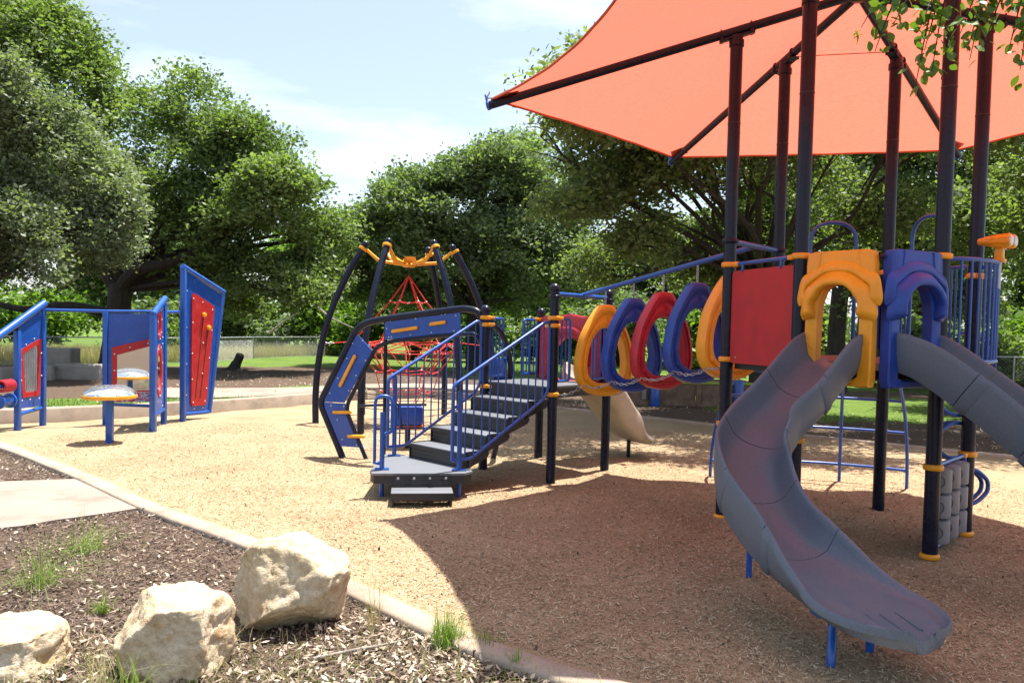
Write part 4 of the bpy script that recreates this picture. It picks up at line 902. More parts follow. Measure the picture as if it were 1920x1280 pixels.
# chime panel
a, u, n = plane_of(V2(-8.44, 13.75), V2(-8.41, 14.44)); n = -n if n.x < 0 else n
sq_post(a, -.1, 1.70); sq_post(a+u*.69, -.1, 2.10)
MB().tube([a+u*-.62+V2(0, 0, 1.54), a+u*.74+V2(0, 0, 2.19)], .065, 14).build('top_pipe', 'blue', apn)
O = [(.04, .36), (.65, .36), (.65, 2.08), (.04, 1.80)]; I = [(.13, .58), (.55, .58), (.59, 1.53), (.075, 1.34)]
c = (.34, 1.0); Oo = resample_dirs(O, 56, c); Io = resample_dirs(I, 56, c); Ii = [((x-c[0])*.82+c[0], (y-c[1])*.88+c[1]) for x, y in Io]
pnl = MB().ring(Oo, Io, [(0, -.012), (0, .012), (1, .012), (1, -.012)], a, u, (0, 0, 1), n).build('chime_panel', 'panel_blue', apn, True, 20)
MB().ring([((x-c[0])*1.14+c[0], (y-c[1])*1.08+c[1]) for x, y in Io], Ii, [(0, -.022), (0, .022), (1, .022), (1, -.022)], a, u, (0, 0, 1), n).build('red_frame', 'red', pnl, True, 20)
for k in range(8):
    x = .165+.05*k; MB().tube([a+u*x+V2(0, 0, .62), a+u*x+V2(0, 0, 1.30+.02*k)], .011, 8).build('chime', 'galvanised', pnl)
MB().tube([a+u*.05+V2(0, 0, .27), a+u*.66+V2(0, 0, .32)], .035, 12).build('bottom_pipe', 'blue', apn)
bolts(pnl, a, u, n, [(.09, .5), (.30, .5), (.55, .5), (.07, .85), (.06, 1.2), (.62, .9), (.62, 1.3), (.2, 1.46), (.42, 1.56)], .022)
cd = MB(); cb = a+V2(.0, -.16, .78)
for k in range(6): cd.tube([cb+V2(-.02, -.05*k, 0)+Vector((math.cos(q), 0, math.sin(q)))*.085 for q in [2*PI*i/14 for i in range(14)]], .024, 7, False, True)
cd.build('red_coil', 'plastic_red', apn); MB().tube([cb+V2(-.02, -.42, 0), cb+V2(-.02, .12, 0)], .02, 8).build('axle', 'blue', apn)
MB().lathe(a+V2(-.05, -.10, .52), [(.02, 0), (.12, .005), (.125, .02), (.125, .05), (.095, .055), (.095, .30), (.125, .305), (.125, .34), (.02, .35)], 20, (-.05, -1, 0)).build('roller', 'blue', apn)
# mirror panel
a, u, n = plane_of(V2(-7.37, 14.62), V2(-6.47, 14.98)); n = -n if n.y > 0 else n
WL = .96; sq_post(a, -.1, 2.06); sq_post(V2(-6.22, 13.97), -.1, 2.02, .10)
up_p = flat(apn, a, u, n, [(.045, 1.40), (WL-.05, 1.62), (WL-.05, 2.05), (.045, 2.03)], .02, 'upper_panel', 'panel_blue')
lf = flat(apn, a, u, n, [(.045, .34), (.105, .34), (.105, 1.41), (.045, 1.40)], .02, 'side_panel', 'panel_blue')
rf = MB().prism([(.10, .64), (.185, .64), (.185, 1.28), (WL-.05, 1.50), (WL-.05, 1.63), (.10, 1.42)], a+n*.014, u, (0, 0, 1), n, .02).build('red_frame', 'red', apn)
mr = flat(apn, a, u, n, [(.17, .62), (WL-.05, .62), (WL-.05, 1.52), (.17, 1.29)], .01, 'mirror', 'mirror')
flat(apn, a, u, n, [(.10, .42), (WL-.05, .42), (WL-.05, .595), (.10, .595)], .018, 'printed_strip', 'strip_print'); flat(apn, a, u, n, [(.10, .60), (WL-.05, .60), (WL-.05, .63), (.10, .63)], .03, 'strip_edge', 'red')
MB().tube([a+u*.05+V2(0, 0, .38), a+u*(WL-.05)+V2(0, 0, .33)], .03, 12).build('bottom_pipe', 'blue', apn)
bolts(rf, a, u, n, [(.143, .72), (.143, 1.0), (.143, 1.3), (.40, 1.42), (.70, 1.50)], .025)
# narrow panel with two lens windows
a, u, n = plane_of(V2(-6.22, 13.97), V2(-6.47, 14.98)); n = -n if n.x > 0 else n
sq_post(a+u*1.04, -.1, 2.25, .09)
MB().tube([a+u*-.03+V2(0, 0, 2.02), a+u*1.10+V2(0, 0, 2.33)], .06, 14).build('top_pipe', 'blue', apn)
def lens_loop(cx, cz, w, h, N=40):
    out = []
    for k in range(N): t = 2*PI*k/N; s = math.sin(t); out.append((cx+w*math.cos(t)*abs(math.cos(t))**.15, cz+h*s))
    return out
for (z0, z1, cz, w, h, gl) in ((1.56, 2.2, 1.86, .17, .25, 'plastic_red'), (.30, 1.56, 1.02, .24, .42, 'mirror')):
    O = resample_dirs([(.05, z0), (1.0, z0), (1.0, z1), (.05, min(z1, 2.02))], 48, (.52, cz)); I = lens_loop(.52, cz, w, h, 48); I = resample_dirs(I, 48, (.52, cz))
    pn = MB().ring(O, I, [(0, -.011), (0, .011), (1, .011), (1, -.011)], a, u, (0, 0, 1), n).build('lens_panel', 'panel_blue', apn, True, 20)
    I2 = [((x-.52)*1.25+.52, (y-cz)*1.14+cz) for x, y in I]; MB().ring(I2, [((x-.52)*.8+.52, (y-cz)*.88+cz) for x, y in I], [(0, -.02), (0, .02), (1, .02), (1, -.02)], a, u, (0, 0, 1), n).build('lens_frame', 'red', pn, True, 20)
    if gl == 'mirror': MB().prism([((x-.52)*.85+.52, (y-cz)*.9+cz) for x, y in I], a, u, (0, 0, 1), n, .006).build('lens_glass', gl, pn, False)
    bolts(pn, a, u, n, [(.52+w*1.12*math.cos(q), cz+h*1.07*math.sin(q)) for q in [2*PI*i/7+.3 for i in range(7)]], .02)
    bolts(pn, a, u, n, [(.15, z0+.06), (.85, z0+.06), (.15, z1-.1), (.85, z1-.06)], .011)
MB().tube([a+u*.04+V2(0, 0, .26), a+u*1.0+V2(0, 0, .28)], .035, 12).build('bottom_pipe', 'blue', apn)
# tall red race panel
a, u, n = plane_of(V2(-6.28, 15.39), V2(-5.93, 16.45)); n = -n if n.x > 0 else n; n = -n
sq_post(a, -.1, 2.94, .10)
fr = [(0.02, 2.95), (1.15, 2.52), (.74, .10), (0.02, .12)]
tp_ = flat(apn, a, u, n, [(.03, 2.88), (1.10, 2.46), (.71, .16), (.03, .17)], .02, 'tall_panel', 'panel_blue')
MB().tube([a+u*fr[1][0]+V2(0, 0, fr[1][1]), a+u*fr[2][0]+V2(0, 0, fr[2][1])], .05, 10).build('side_pipe', 'blue', apn); MB().tube([a+u*-.04+V2(0, 0, 2.96), a+u*1.17+V2(0, 0, 2.52)], .055, 12).build('top_pipe', 'blue', apn); MB().tube([a+u*.03+V2(0, 0, .14), a+u*.72+V2(0, 0, .12)], .04, 10).build('bottom_pipe', 'blue', apn)
rp_ = flat(apn, a, u, n, [(.20, 2.40), (.23, 2.46), (.29, 2.46), (.83, 2.24), (.85, 2.18), (.63, .32), (.59, .27), (.22, .28), (.19, .33)], .03, 'race_panel', 'red', .02)
for s in (1, -1):
    for (x0, z0, x1, z1) in ((.52, 2.05, .30, .42), (.66, 1.80, .44, .42)):
        MB().prism([(x0-.012, z0), (x0+.012, z0), (x1+.012, z1), (x1-.012, z1)], a+n*(.02+s*.017), u, (0, 0, 1), n, .003).build('slot', 'deck_dark', rp_)
        MB().lathe(a+u*x0+V2(0, 0, z0)+n*(.02+s*.02), [(.01, 0), (.045, .002), (.05, .02), (.04, .045), (.01, .052)], 16, n*s).build('knob', 'yellow', rp_)
bolts(rp_, a+n*.02, u, n, [(.24, 2.36), (.5, 2.30), (.79, 2.16), (.22, 1.9), (.21, 1.3), (.21, .8), (.24, .35), (.58, .35), (.62, .6), (.70, 1.2), (.77, 1.75), (.5, .9), (.52, 1.5)], .017)
bolts(tp_, a, u, n, [(.08, 2.5), (.08, 1.8), (.08, 1.1), (.08, .5), (.3, .22), (.55, .22)], .011)
MB().tube([V2(-8.41, 14.44, 2.07), V2(-7.37, 14.64, 2.07)], .03, 10).build('link_pipe', 'blue', apn); MB().tube([V2(-6.47, 14.98, 2.08), V2(-6.28, 15.39, 2.10)], .03, 10).build('link_pipe', 'blue', apn)
MB().tube([V2(-7.37, 14.64, 2.07), V2(-6.47, 14.98, 2.09)], .03, 10).build('link_pipe', 'blue', apn)
# rain-drum table
dt = thing('drum_table', 'round drum table with clear dome and blue and yellow printed top', 'table', V2(-6.29, 12.59, 0))
c = V2(-6.285, 12.59); MB().box(c+V2(0, 0, .30), (.10, .10, .80), (1, .1, 0), (-.1, 1, 0), (0, 0, 1), .012).build('leg', 'blue', dt)
MB().lathe(c+V2(0, 0, .70), [(.05, -.02), (.36, -.01), (.395, 0), (.40, .02), (.395, .045), (.38, .05)], 40).build('rim', 'yellow', dt)
MB().lathe(c+V2(0, 0, .752), [(.001, .085), (.12, .075), (.25, .042), (.375, 0), (.375, -.008), (.001, -.008)], 40).build('printed_top', 'drum_print', dt)
MB().lathe(c+V2(0, 0, .755), [(.385, 0)]+[(.385*math.cos(q), .155*math.sin(q)) for q in [PI/2*i/10 for i in range(1, 11)]]+[(.370*math.cos(q), .146*math.sin(q)) for q in [PI/2*i/10 for i in range(10, 0, -1)]]+[(.372, 0)], 40).build('dome', 'clear_dome', dt)

# ================================================================== BOULDERS
def boulder(name, label, c, dims, seed, cuts, rot=0, sub=5):
    bm = bmesh.new(); bmesh.ops.create_icosphere(bm, subdivisions=sub, radius=1); r_ = random.Random(seed); off = Vector((seed*7.3, seed*3.1, seed*1.7))
    for v in bm.verts:
        d = v.co.normalized(); p = d*1.0
        # superellipsoid for a blocky body
        e = 3.2; k = (abs(d.x)**e+abs(d.y)**e+abs(d.z)**e)**(-1/e); p = d*k
        for (nx, ny, nz_, dist) in cuts:
            q = Vector((nx, ny, nz_)).normalized(); s = p.dot(q)-dist
            if s > 0: p -= q*s*.9
        f = 1+.11*mnoise.noise(d*1.6+off)+.06*mnoise.noise(d*4+off)+.030*mnoise.noise(d*9+off)+.016*mnoise.noise(d*22+off)
        rid = abs(mnoise.noise(d*5.5-off)); f -= .05*max(0, .16-rid)/.16
        p *= f; v.co = Vector((p.x*dims[0]/2, p.y*dims[1]/2, p.z*dims[2]/2))
    bmesh.ops.rotate(bm, verts=bm.verts, cent=(0, 0, 0), matrix=Matrix.Rotation(rot, 3, 'Z'))
    me = bpy.data.meshes.new(name); bm.to_mesh(me); bm.free(); me.polygons.foreach_set('use_smooth', [True]*len(me.polygons)); me.materials.append(MATS['limestone'])
    o = bpy.data.objects.new(name, me); o.location = c; COL.objects.link(o); ORG[o.name] = Vector((0, 0, 0)); return tag(o, label, 'boulder', 'limestone boulders beside the kerb')
boulder('boulder', 'largest cream limestone boulder touching the kerb', (-1.40, 5.22, .20), (.72, .62, .66), 3, [(-1, -.45, .1, .80), (.1, -.5, -.75, .62), (.55, -.1, .8, .84), (-.3, -.8, .35, .9), (.9, -.5, -.3, .82)], .25)
boulder('boulder', 'squarish cream boulder in the middle of the three', (-1.88, 4.52, .15), (.60, .52, .52), 8, [(-.7, -.5, .6, .84), (.2, -.95, .1, .80), (1, -.1, .1, .86), (0, -.2, 1, .86)], -.12)
boulder('boulder', 'flat-topped cream boulder cut off by the left edge', (-2.82, 4.46, .02), (.64, .56, .42), 14, [(0, -.1, 1, .80), (.9, -.5, .1, .84), (0, -1, .2, .84)], .3)

# ================================================================== STONE BLOCKS, STUMP, DEAD BRANCHES
def block(label, c, d, rz, seed):
    m = MB(); m.box((0, 0, 0), d, (math.cos(rz), math.sin(rz), 0), (-math.sin(rz), math.cos(rz), 0), (0, 0, 1), .04)
    o = m.build('stone_block', 'block_stone'); o.location = c; tag(o, label, 'stone block', 'cut stone blocks below the oak')
    md = o.modifiers.new('s', 'SUBSURF'); md.subdivision_type = 'SIMPLE'; md.levels = 3; md.render_levels = 3
    tx = bpy.data.textures.new('t', 'CLOUDS'); tx.noise_scale = .3; dm_ = o.modifiers.new('d', 'DISPLACE'); dm_.texture = tx; dm_.strength = .06; dm_.mid_level = .5; dm_.texture_coords = 'LOCAL'
    return o
block('pale cut stone block in front of the oak trunk', (-12.15, 22.7, .42), (1.25, .6, .46), .1, 1)
block('large dark stone block in the oak shade behind the others', (-15.6, 27.2, .55), (1.7, .7, .74), .05, 2)
block('pale stone block seen just right of the chime panel', (-12.95, 22.2, .40), (.62, .6, .44), .25, 3)
block('stone block at the left edge behind the chime panel', (-13.9, 21.6, .38), (.95, .6, .40), -.1, 4)
stp = thing('tree_stump', 'dark forked stump lying on the mulch beside the path', 'stump', V2(-9.9, 28.6, .1))
MB().tube(catmull([V2(-10.3, 28.6, .0), V2(-9.95, 28.6, .2), V2(-9.75, 28.6, .5), V2(-9.62, 28.55, .78)], 4), [.20]*4+[.18]*4+[.15]*4+[.13], 10).build('stub', 'bark', stp); MB().tube(catmull([V2(-9.9, 28.6, .15), V2(-9.4, 28.4, .12), V2(-8.8, 28.2, .0)], 4), [.2, .18, .17, .16, .14, .12, .1, .08, .06], 10).build('root', 'bark', stp)
db = thing('dead_branch', 'bare grey fallen branch sticking out of the far bushes', 'branch', V2(-9.6, 38, .1))
for pts, r0 in (([(-11.5, 38, 1.4), (-10.6, 38, 2.1), (-9.9, 37.8, 2.5)], .07), ([(-10.4, 38, 3.2), (-9.3, 38, 2.75), (-8.5, 37.8, 2.2), (-7.5, 38, 1.75)], .08), ([(-9.1, 38, 2.7), (-8.9, 38, 3.3), (-8.6, 38, 3.5)], .05)):
    P = catmull([Vector(p) for p in pts], 4); MB().tube(P, [r0*(1-.7*i/(len(P)-1)) for i in range(len(P))], 7).build('limb', 'dead_wood', db)

# ================================================================== WOODEN RAISED BED
wb_ = thing('raised_bed', 'low wooden raised bed with lime green rails and blue posts', 'planter', V2(4.6, 20.3, 0))
x0, x1, y0, y1 = 2.75, 6.6, 20.4, 23.4; hz = .60
for k in range(4):
    a = x0+(x1-x0)*k/4; b = x0+(x1-x0)*(k+1)/4
    MB().box(((a+b)/2, y0, .28), (b-a-.02, .05, .62), bev=.006).build('side_board', 'tan_wood', wb_)
    MB().box((a+.06, y0-.05, .28), (.12, .05, .64), bev=.006).build('batten', 'tan_wood', wb_)
MB().box(((x0+x1)/2, y0-.035, .09), (x1-x0, .04, .16), bev=.006).build('kick_board', 'tan_wood', wb_)
MB().box((x0, (y0+y1)/2, .28), (.05, y1-y0, .6), bev=.006).build('side_board', 'tan_wood', wb_); MB().box((x1, (y0+y1)/2, .28), (.05, y1-y0, .6), bev=.006).build('side_board', 'tan_wood', wb_)
MB().box(((x0+x1)/2, y0, hz+.03), (x1-x0+.1, .14, .06), bev=.012).build('rail', 'lime', wb_); MB().box(((x0+x1)/2+.3, y1, hz+.03), (x1-x0-.2, .14, .06), bev=.012).build('rail', 'lime', wb_); MB().box(((x0+x1)/2+.3, y1, .3), (x1-x0-.3, .06, .5), bev=.01).build('back_board', 'tan_wood', wb_)
for x in (3.62, 5.72): MB().lathe((x, y0-.15, -.05), [(.12, 0), (.125, .02), (.125, .74), (.11, .77), (.01, .78)], 20).build('post', 'blue', wb_)
MB().box((3.35, y0-.10, .40), (.12, .05, .42), bev=.02).build('plate', 'grey_plastic', wb_)

# ================================================================== CHAIN LINK FENCES
def fence(label, pts, h, z0=.1):
    fn_ = thing('chain_link_fence', label, 'fence', V2(pts[0][0], pts[0][1], z0)); P = [V2(p[0], p[1], z0) for p in pts]; m = MB()
    for a, b in zip(P[:-1], P[1:]):
        L = (b-a).length; nn = max(1, int(L/2.6)); d = d2(a, b)
        for k in range(nn+(1 if b is P[-1] else 0)): MB().tube([a.lerp(b, k/nn)-V2(0, 0, .2), a.lerp(b, k/nn)+V2(0, 0, h+.05)], .03, 8).build('fence_post', 'galvanised', fn_)
        st_ = .075*1.4; q = -h
        while q < L:
            s0, s1 = max(0, q), min(L, q+h); m.tube([a+d*s0+V2(0, 0, s0-q), a+d*s1+V2(0, 0, s1-q)], .0035, 3, False); m.tube([a+d*s0+V2(0, 0, h-(s0-q)), a+d*s1+V2(0, 0, h-(s1-q))], .0035, 3, False); q += st_
    MB().tube([p+V2(0, 0, h) for p in P], .024, 8).build('top_rail', 'galvanised', fn_); m.build('mesh', 'chain_link', fn_)
fence('chain-link fence with grey top rail across the left background', [(-24, 27.5), (-17.5, 29.5), (-13.2, 33), (-12.2, 38), (-9.9, 42.5)], 1.12)
fence('chain-link fence far behind the tower at right', [(12.8, 27.5), (16.5, 26.5), (24, 24.5)], 1.2)

# ================================================================== TREES
def leaf_quads(P, size, asp=.55, upb=.35, N=None):
    """P (n,3) leaf centres -> (4n,3) diamond quads with random tilt"""
    n = len(P); a = nrg.normal(size=(n, 3)); a[:, 2] *= .6; a /= np.linalg.norm(a, axis=1)[:, None]
    b = nrg.normal(size=(n, 3)); b[:, 2] -= 0; nr = nrg.normal(size=(n, 3)); nr[:, 2] += upb*2.2
    b = np.cross(nr, a); b /= np.linalg.norm(b, axis=1)[:, None]+1e-9
    s = size*(.5+1.0*nrg.random(n))[:, None]
    out = np.empty((n, 4, 3)); out[:, 0] = P-a*s; out[:, 1] = P+b*s*asp-a*s*.1; out[:, 2] = P+a*s; out[:, 3] = P-b*s*asp-a*s*.1
    return out.reshape(-1, 3)
def vnoise(P, f, seed):
    q = P*f+seed; return np.sin(q[:, 0]*1.7+np.sin(q[:, 1]*2.1+seed))+np.sin(q[:, 1]*1.9+np.sin(q[:, 2]*1.6))+np.sin(q[:, 2]*2.3+np.sin(q[:, 0]*1.4+2*seed))
def crown_points(blobs, n, per, crad, seed, hollow=.45):
    vol = np.array([(b[3]*b[4]*b[5])**(2/3) for b in blobs]); pr = vol/vol.sum(); nc_ = int(n/per*1.35); k = nrg.choice(len(blobs), nc_, p=pr); B = np.array(blobs)[k]
    d = nrg.normal(size=(nc_, 3)); d /= np.linalg.norm(d, axis=1)[:, None]; d[:, 2] = np.where(d[:, 2] < -.55, -d[:, 2]*.6, d[:, 2])
    rr = (hollow**3+(1-hollow**3)*nrg.random(nc_))**(1/3); rr *= 1+.11*vnoise(d*1.0+B[:, :3], 1.9, seed)
    C = B[:, :3]+d*rr[:, None]*B[:, 3:6]; keep = vnoise(C, 1.05, seed+3.3) > -.85; C = C[keep]
    m = len(C); P = np.repeat(C, per, axis=0); off = np.clip(nrg.normal(size=(m*per, 3)), -1.7, 1.7)*np.repeat(crad*(.6+.8*nrg.random(m)), per)[:, None]*np.array([1, 1, .62]); return P+off, C
def tree(name, label, base, blobs, n, leaf, mat, trunk_r, fork_z, seed, group=None, limbs=None, per=42, crad=.36, twig=.5, lean=(0, 0)):
    base = Vector(base); root = thing(name, label, 'tree', base, group); r_ = random.Random(seed); m = MB(); fk = base+Vector((lean[0], lean[1], fork_z))
    pts = catmull([base-V2(0, 0, .3), base+V2(0, 0, .05), base.lerp(fk, .5)+V2(r_.uniform(-.1, .1), r_.uniform(-.1, .1), 0), fk], 5); L = len(pts)
    m.tube(pts, [trunk_r*(1.55 if i == 0 else 1.35 if i < 4 else 1.12 if i < 6 else 1-.12*i/L) for i in range(L)], 14)
    for (lp_, r0, r1) in (limbs or []):
        q = catmull([Vector(p) for p in lp_], 5); m.tube(q, [r0+(r1-r0)*i/(len(q)-1) for i in range(len(q))], 9)
    for b in blobs:
        c = Vector(b[:3]); v = c-fk; k1 = fk+v*.35+V2(r_.uniform(-.5, .5), r_.uniform(-.5, .5), r_.uniform(-.3, .6)); k2 = fk+v*.7+V2(r_.uniform(-.5, .5), r_.uniform(-.5, .5), r_.uniform(-.4, .5)); q = catmull([fk-V2(0, 0, .2), k1, k2, c], 5); L = len(q); r0 = trunk_r*r_.uniform(.20, .42)
        m.tube(q, [r0*(1-.85*i/(L-1)) for i in range(L)], 8)
        for s in range(5):
            st_ = q[r_.randrange(L//2, L)]; d = Vector((r_.gauss(0, 1), r_.gauss(0, 1), r_.gauss(.2, .7))).normalized(); e = c+Vector((d.x*b[3], d.y*b[4], d.z*b[5]))*.85; w = catmull([st_, st_.lerp(e, .5)+V2(r_.uniform(-.3, .3), r_.uniform(-.3, .3), r_.uniform(0, .4)), e], 4); m.tube(w, [r0*.30*(1-.85*i/(len(w)-1)) for i in range(len(w))], 5, False)
    m.build('trunk', 'bark', root)
    P, C = crown_points(blobs, n, per, crad, seed); np_mesh('crown', leaf_quads(P, leaf), 4, mat, root); return root
def pxb(lst, Y, s, hor, dy=1.0, seed=0):
    """crown lobes given as outline measurements at a known distance -> world ellipsoids"""
    r_ = random.Random(seed); return [((x-960)/s, Y+r_.uniform(-1, 1)*dy, 1.93+(hor-y)/s, r/s, r/s*1.05, r/s*.86) for x, y, r in lst]
T1 = pxb([(130, 190, 150), (290, 205, 115), (400, 300, 130), (500, 400, 110), (395, 430, 105), (250, 380, 130), (560, 490, 78), (70, 360, 160), (140, 110, 95), (20, 90, 110), (320, 505, 80), (470, 520, 92), (590, 430, 66), (545, 360, 60), (455, 270, 70), (610, 500, 55), (585, 545, 55), (420, 570, 50), (-60, 250, 160)], 28, 54, 600, 2.2, 1)
tree('oak_tree', 'large live oak with dark forking trunk and broad crown at left', (-13.95, 28, .15), T1, 180000, .076, 'leaf_oak', .42, 3.0, 5, crad=.27, per=48, lean=(.35, 0), limbs=[([(-13.8, 28, 2.7), (-12.9, 27.6, 3.6), (-11.6, 27.4, 3.9), (-10.2, 27.2, 4.5), (-9, 27, 5.2)], .25, .08), ([(-13.9, 28, 2.1), (-15.2, 27.6, 2.35), (-16.6, 27.2, 2.2), (-18, 27, 2.6)], .2, .07), ([(-13.7, 28, 2.9), (-14.3, 27.7, 4.4), (-13.6, 27.3, 6.2)], .26, .1)])
T2 = pxb([(60, 330, 130), (115, 455, 95), (40, 480, 110), (-20, 200, 120), (175, 390, 60), (-60, 430, 150), (60, 250, 80)], 21, 72, 598, 1.3, 2)
tree('oak_tree', 'greyer-leaved oak leaning in from the left edge in front of the large oak', (-15.2, 20.6, .15), T2, 105000, .058, 'leaf_grey', .36, 2.4, 9, crad=.21, per=48, lean=(1.0, .3))
T4 = pxb([(760, 400, 78), (735, 365, 50), (690, 440, 58), (665, 510, 55), (870, 330, 60), (840, 395, 85), (930, 350, 85), (715, 490, 60), (820, 490, 100), (940, 470, 105), (690, 550, 55), (1000, 400, 100), (900, 550, 75), (985, 300, 55), (770, 560, 60), (1060, 520, 90)], 34, 44.5, 612, 2.0, 3)
tree('oak_tree', 'rounded live oak behind the net climber', (-1.6, 34, .1), T4, 125000, .086, 'leaf_far', .36, 2.6, 13, crad=.30, per=46)
T5 = pxb([(1075, 215, 85), (1190, 240, 110), (1130, 360, 115), (1270, 330, 120), (1050, 400, 75), (1400, 300, 125), (1540, 300, 110), (1250, 460, 75), (1380, 430, 85), (1180, 470, 60), (1110, 130, 55), (1250, 150, 90), (1430, 160, 110), (1000, 300, 45), (1330, 190, 100), (1330, 510, 60), (1470, 420, 85), (1110, 500, 60), (1420, 520, 60), (1580, 430, 80)], 20, 75.6, 618, 2.6, 4)
T5 += [(2.3, 14.4, 6.5, 1.5, 1.2, .6), (4.3, 13.9, 6.6, 1.5, 1.2, .6), (6.3, 14.0, 6.6, 1.5, 1.2, .6), (8.2, 14.6, 6.6, 1.5, 1.3, .6), (1.3, 15.9, 6.3, 1.2, 1.2, .6), (4.6, 16.2, 6.4, 2.0, 1.9, 1.0), (7.2, 16.6, 6.6, 2.1, 1.9, 1.1), (2.6, 17.0, 6.0, 1.7, 1.7, .9), (9.4, 17.2, 6.6, 2.0, 1.9, 1.2)]
tree('oak_tree', 'tall oak directly behind the tower with crown above the rings', (6.3, 20.6, .05), T5, 185000, .060, 'leaf_right', .24, 3.2, 17, crad=.24, per=50)
T6 = pxb([(1560, 380, 130), (1700, 330, 140), (1830, 350, 130), (1640, 470, 85), (1790, 480, 85), (1480, 470, 80), (1930, 430, 110), (1700, 220, 120), (1880, 220, 120), (1720, 540, 60), (1860, 560, 70), (1600, 560, 50)], 27, 56, 624, 2.4, 5)
tree('oak_tree', 'oak with a straight trunk seen through the orange arch', (10.75, 26.6, .05), T6, 95000, .078, 'leaf_right', .30, 3.4, 21, crad=.28)
T7 = [(12.6, 17.8, 6.0, 2.4, 2.4, 1.6), (11.0, 15.8, 6.2, 2.0, 2.0, 1.2), (14.2, 16.4, 6.6, 2.6, 2.4, 1.8), (12.4, 20.4, 4.4, 2.2, 2.2, 1.7), (14.5, 19.5, 5.5, 2.4, 2.4, 2.0)]
tree('oak_tree', 'oak hanging over the lawn at the right edge', (15.2, 20.4, .05), T7, 45000, .075, 'leaf_right', .30, 3.0, 25, crad=.26)
# woodland trees and bushes further back: look-alikes
wood_lab = 'dense green tree in the wood behind the fence'
protos = []
for i, (x, y, h, mt) in enumerate([(-34, 46, 10.5, 'leaf_far'), (-26, 52, 10, 'leaf_oak'), (-19, 48, 8.5, 'leaf_far'), (-12.5, 54, 8.2, 'leaf_bright'), (-6, 50, 7.6, 'leaf_far'), (1, 56, 8.4, 'leaf_far'), (7, 46, 8.2, 'leaf_oak'), (13.5, 44, 9.5, 'leaf_far'), (20, 40, 10, 'leaf_far'), (26, 36, 10.5, 'leaf_oak'), (24, 48, 11, 'leaf_far')]):
    r_ = random.Random(100+i); bl_ = []
    for k in range(9):
        a = r_.uniform(0, 2*PI); q = r_.uniform(.6, 2.9); zz = h*(.30+.55*k/8); bl_.append((x+q*math.cos(a)*(1.3-.5*k/8), y+q*math.sin(a), zz, r_.uniform(1.7, 2.5), r_.uniform(1.6, 2.2), r_.uniform(1.3, 1.9)))
    tree('woodland_tree', wood_lab, (x, y, 0), bl_, 20000, .16, mt, .28, h*.28, 40+i, 'trees of the wood behind the fence', per=30, crad=.48)
bush_lab = 'leafy green bush of the undergrowth behind the fence'
for i, (x, y, h, w) in enumerate([(-31, 40, 3.4, 3.4), (-25, 43, 3.6, 3.6), (-19.5, 42, 3.3, 3.2), (-15, 45, 3.8, 3.4), (-11, 46, 4.4, 3.0), (-8.2, 45, 4.0, 2.6), (-5.4, 44, 4.2, 2.6), (-2.2, 43, 3.6, 2.8), (1.6, 43, 3.4, 3.0), (5.6, 41, 3.4, 3.0), (9.2, 39, 3.2, 2.9), (13.2, 37, 3.4, 3.0), (17, 35, 3.2, 3.0), (20, 31, 3.2, 2.6), (18.2, 27.8, 2.0, 1.6), (15.4, 30, 2.6, 2.2)]):
    r_ = random.Random(200+i); root = thing('bush', bush_lab, 'bush', (x, y, 0), 'undergrowth behind the fence'); bl_ = [(x+r_.uniform(-.5, .5)*w, y+r_.uniform(-.4, .4)*w, h*r_.uniform(.25, .72), w*r_.uniform(.35, .55), w*.45, h*r_.uniform(.24, .36)) for k in range(7)]
    m = MB()
    for b in bl_: m.tube(catmull([V2(x+r_.uniform(-.2, .2), y, -.1), V2((x+b[0])/2, (y+b[1])/2, b[2]*.6), Vector(b[:3])], 4), [.06*(1-.08*k) for k in range(9)], 6)
    m.build('stems', 'bark', root); P, C = crown_points(bl_, 11000, 26, .32, 300+i, .3); P[:, 2] = np.maximum(P[:, 2], .03); np_mesh('foliage', leaf_quads(P, .14), 4, ['leaf_far', 'leaf_bright', 'leaf_oak'][i % 3] if i not in (4, 5) else 'leaf_bright', root)

# ================================================================== OVERHANGING BRANCH (tree standing right of the frame)
ob = thing('elm_tree', 'leafy elm branch hanging into the top right corner', 'tree', V2(5.2, 3.2, -.05))
tr_ = MB().tube(catmull([V2(5.2, 3.2, -.3), V2(5.2, 3.2, 1.2), V2(5.1, 3.3, 3.0), V2(4.9, 3.5, 4.6)], 5), [.19, .18, .175, .17, .16, .155, .15, .15, .145, .14, .135, .13, .12, .11, .10, .08], 12).build('trunk', 'bark', ob)
limb = [V2(5.0, 3.4, 4.0), V2(4.2, 3.9, 4.25), V2(3.3, 4.35, 4.2), V2(2.6, 4.6, 4.02), V2(2.1, 4.6, 3.88)]
MB().tube(catmull(limb, 6), [.055*(1-.92*i/24) for i in range(25)], 8).build('limb', 'bark', ob)
lm = []
for v_ in range(4):
    me = bpy.data.meshes.new('leaf'); L_ = .058; w_ = .0175+.002*v_; vv = []; ffx = []
    sec = [(0, .001), (.15, .45), (.4, .95), (.62, 1.0), (.85, .6), (1.0, .03)]
    for (t, ww) in sec: bend = -.010*t*t*(1+.6*v_); vv += [(t*L_, -ww*w_, bend+.004), (t*L_, 0, bend), (t*L_, ww*w_, bend+.004)]
    for i in range(5):
        for k in range(2): ffx.append((i*3+k, i*3+k+1, (i+1)*3+k+1, (i+1)*3+k))
    me.from_pydata(vv, [], ffx); me.polygons.foreach_set('use_smooth', [True]*len(ffx)); me.materials.append(MATS['leaf_near']); lm.append(me)
lr = random.Random(5); nleaf = 0
lc = catmull(limb, 10)
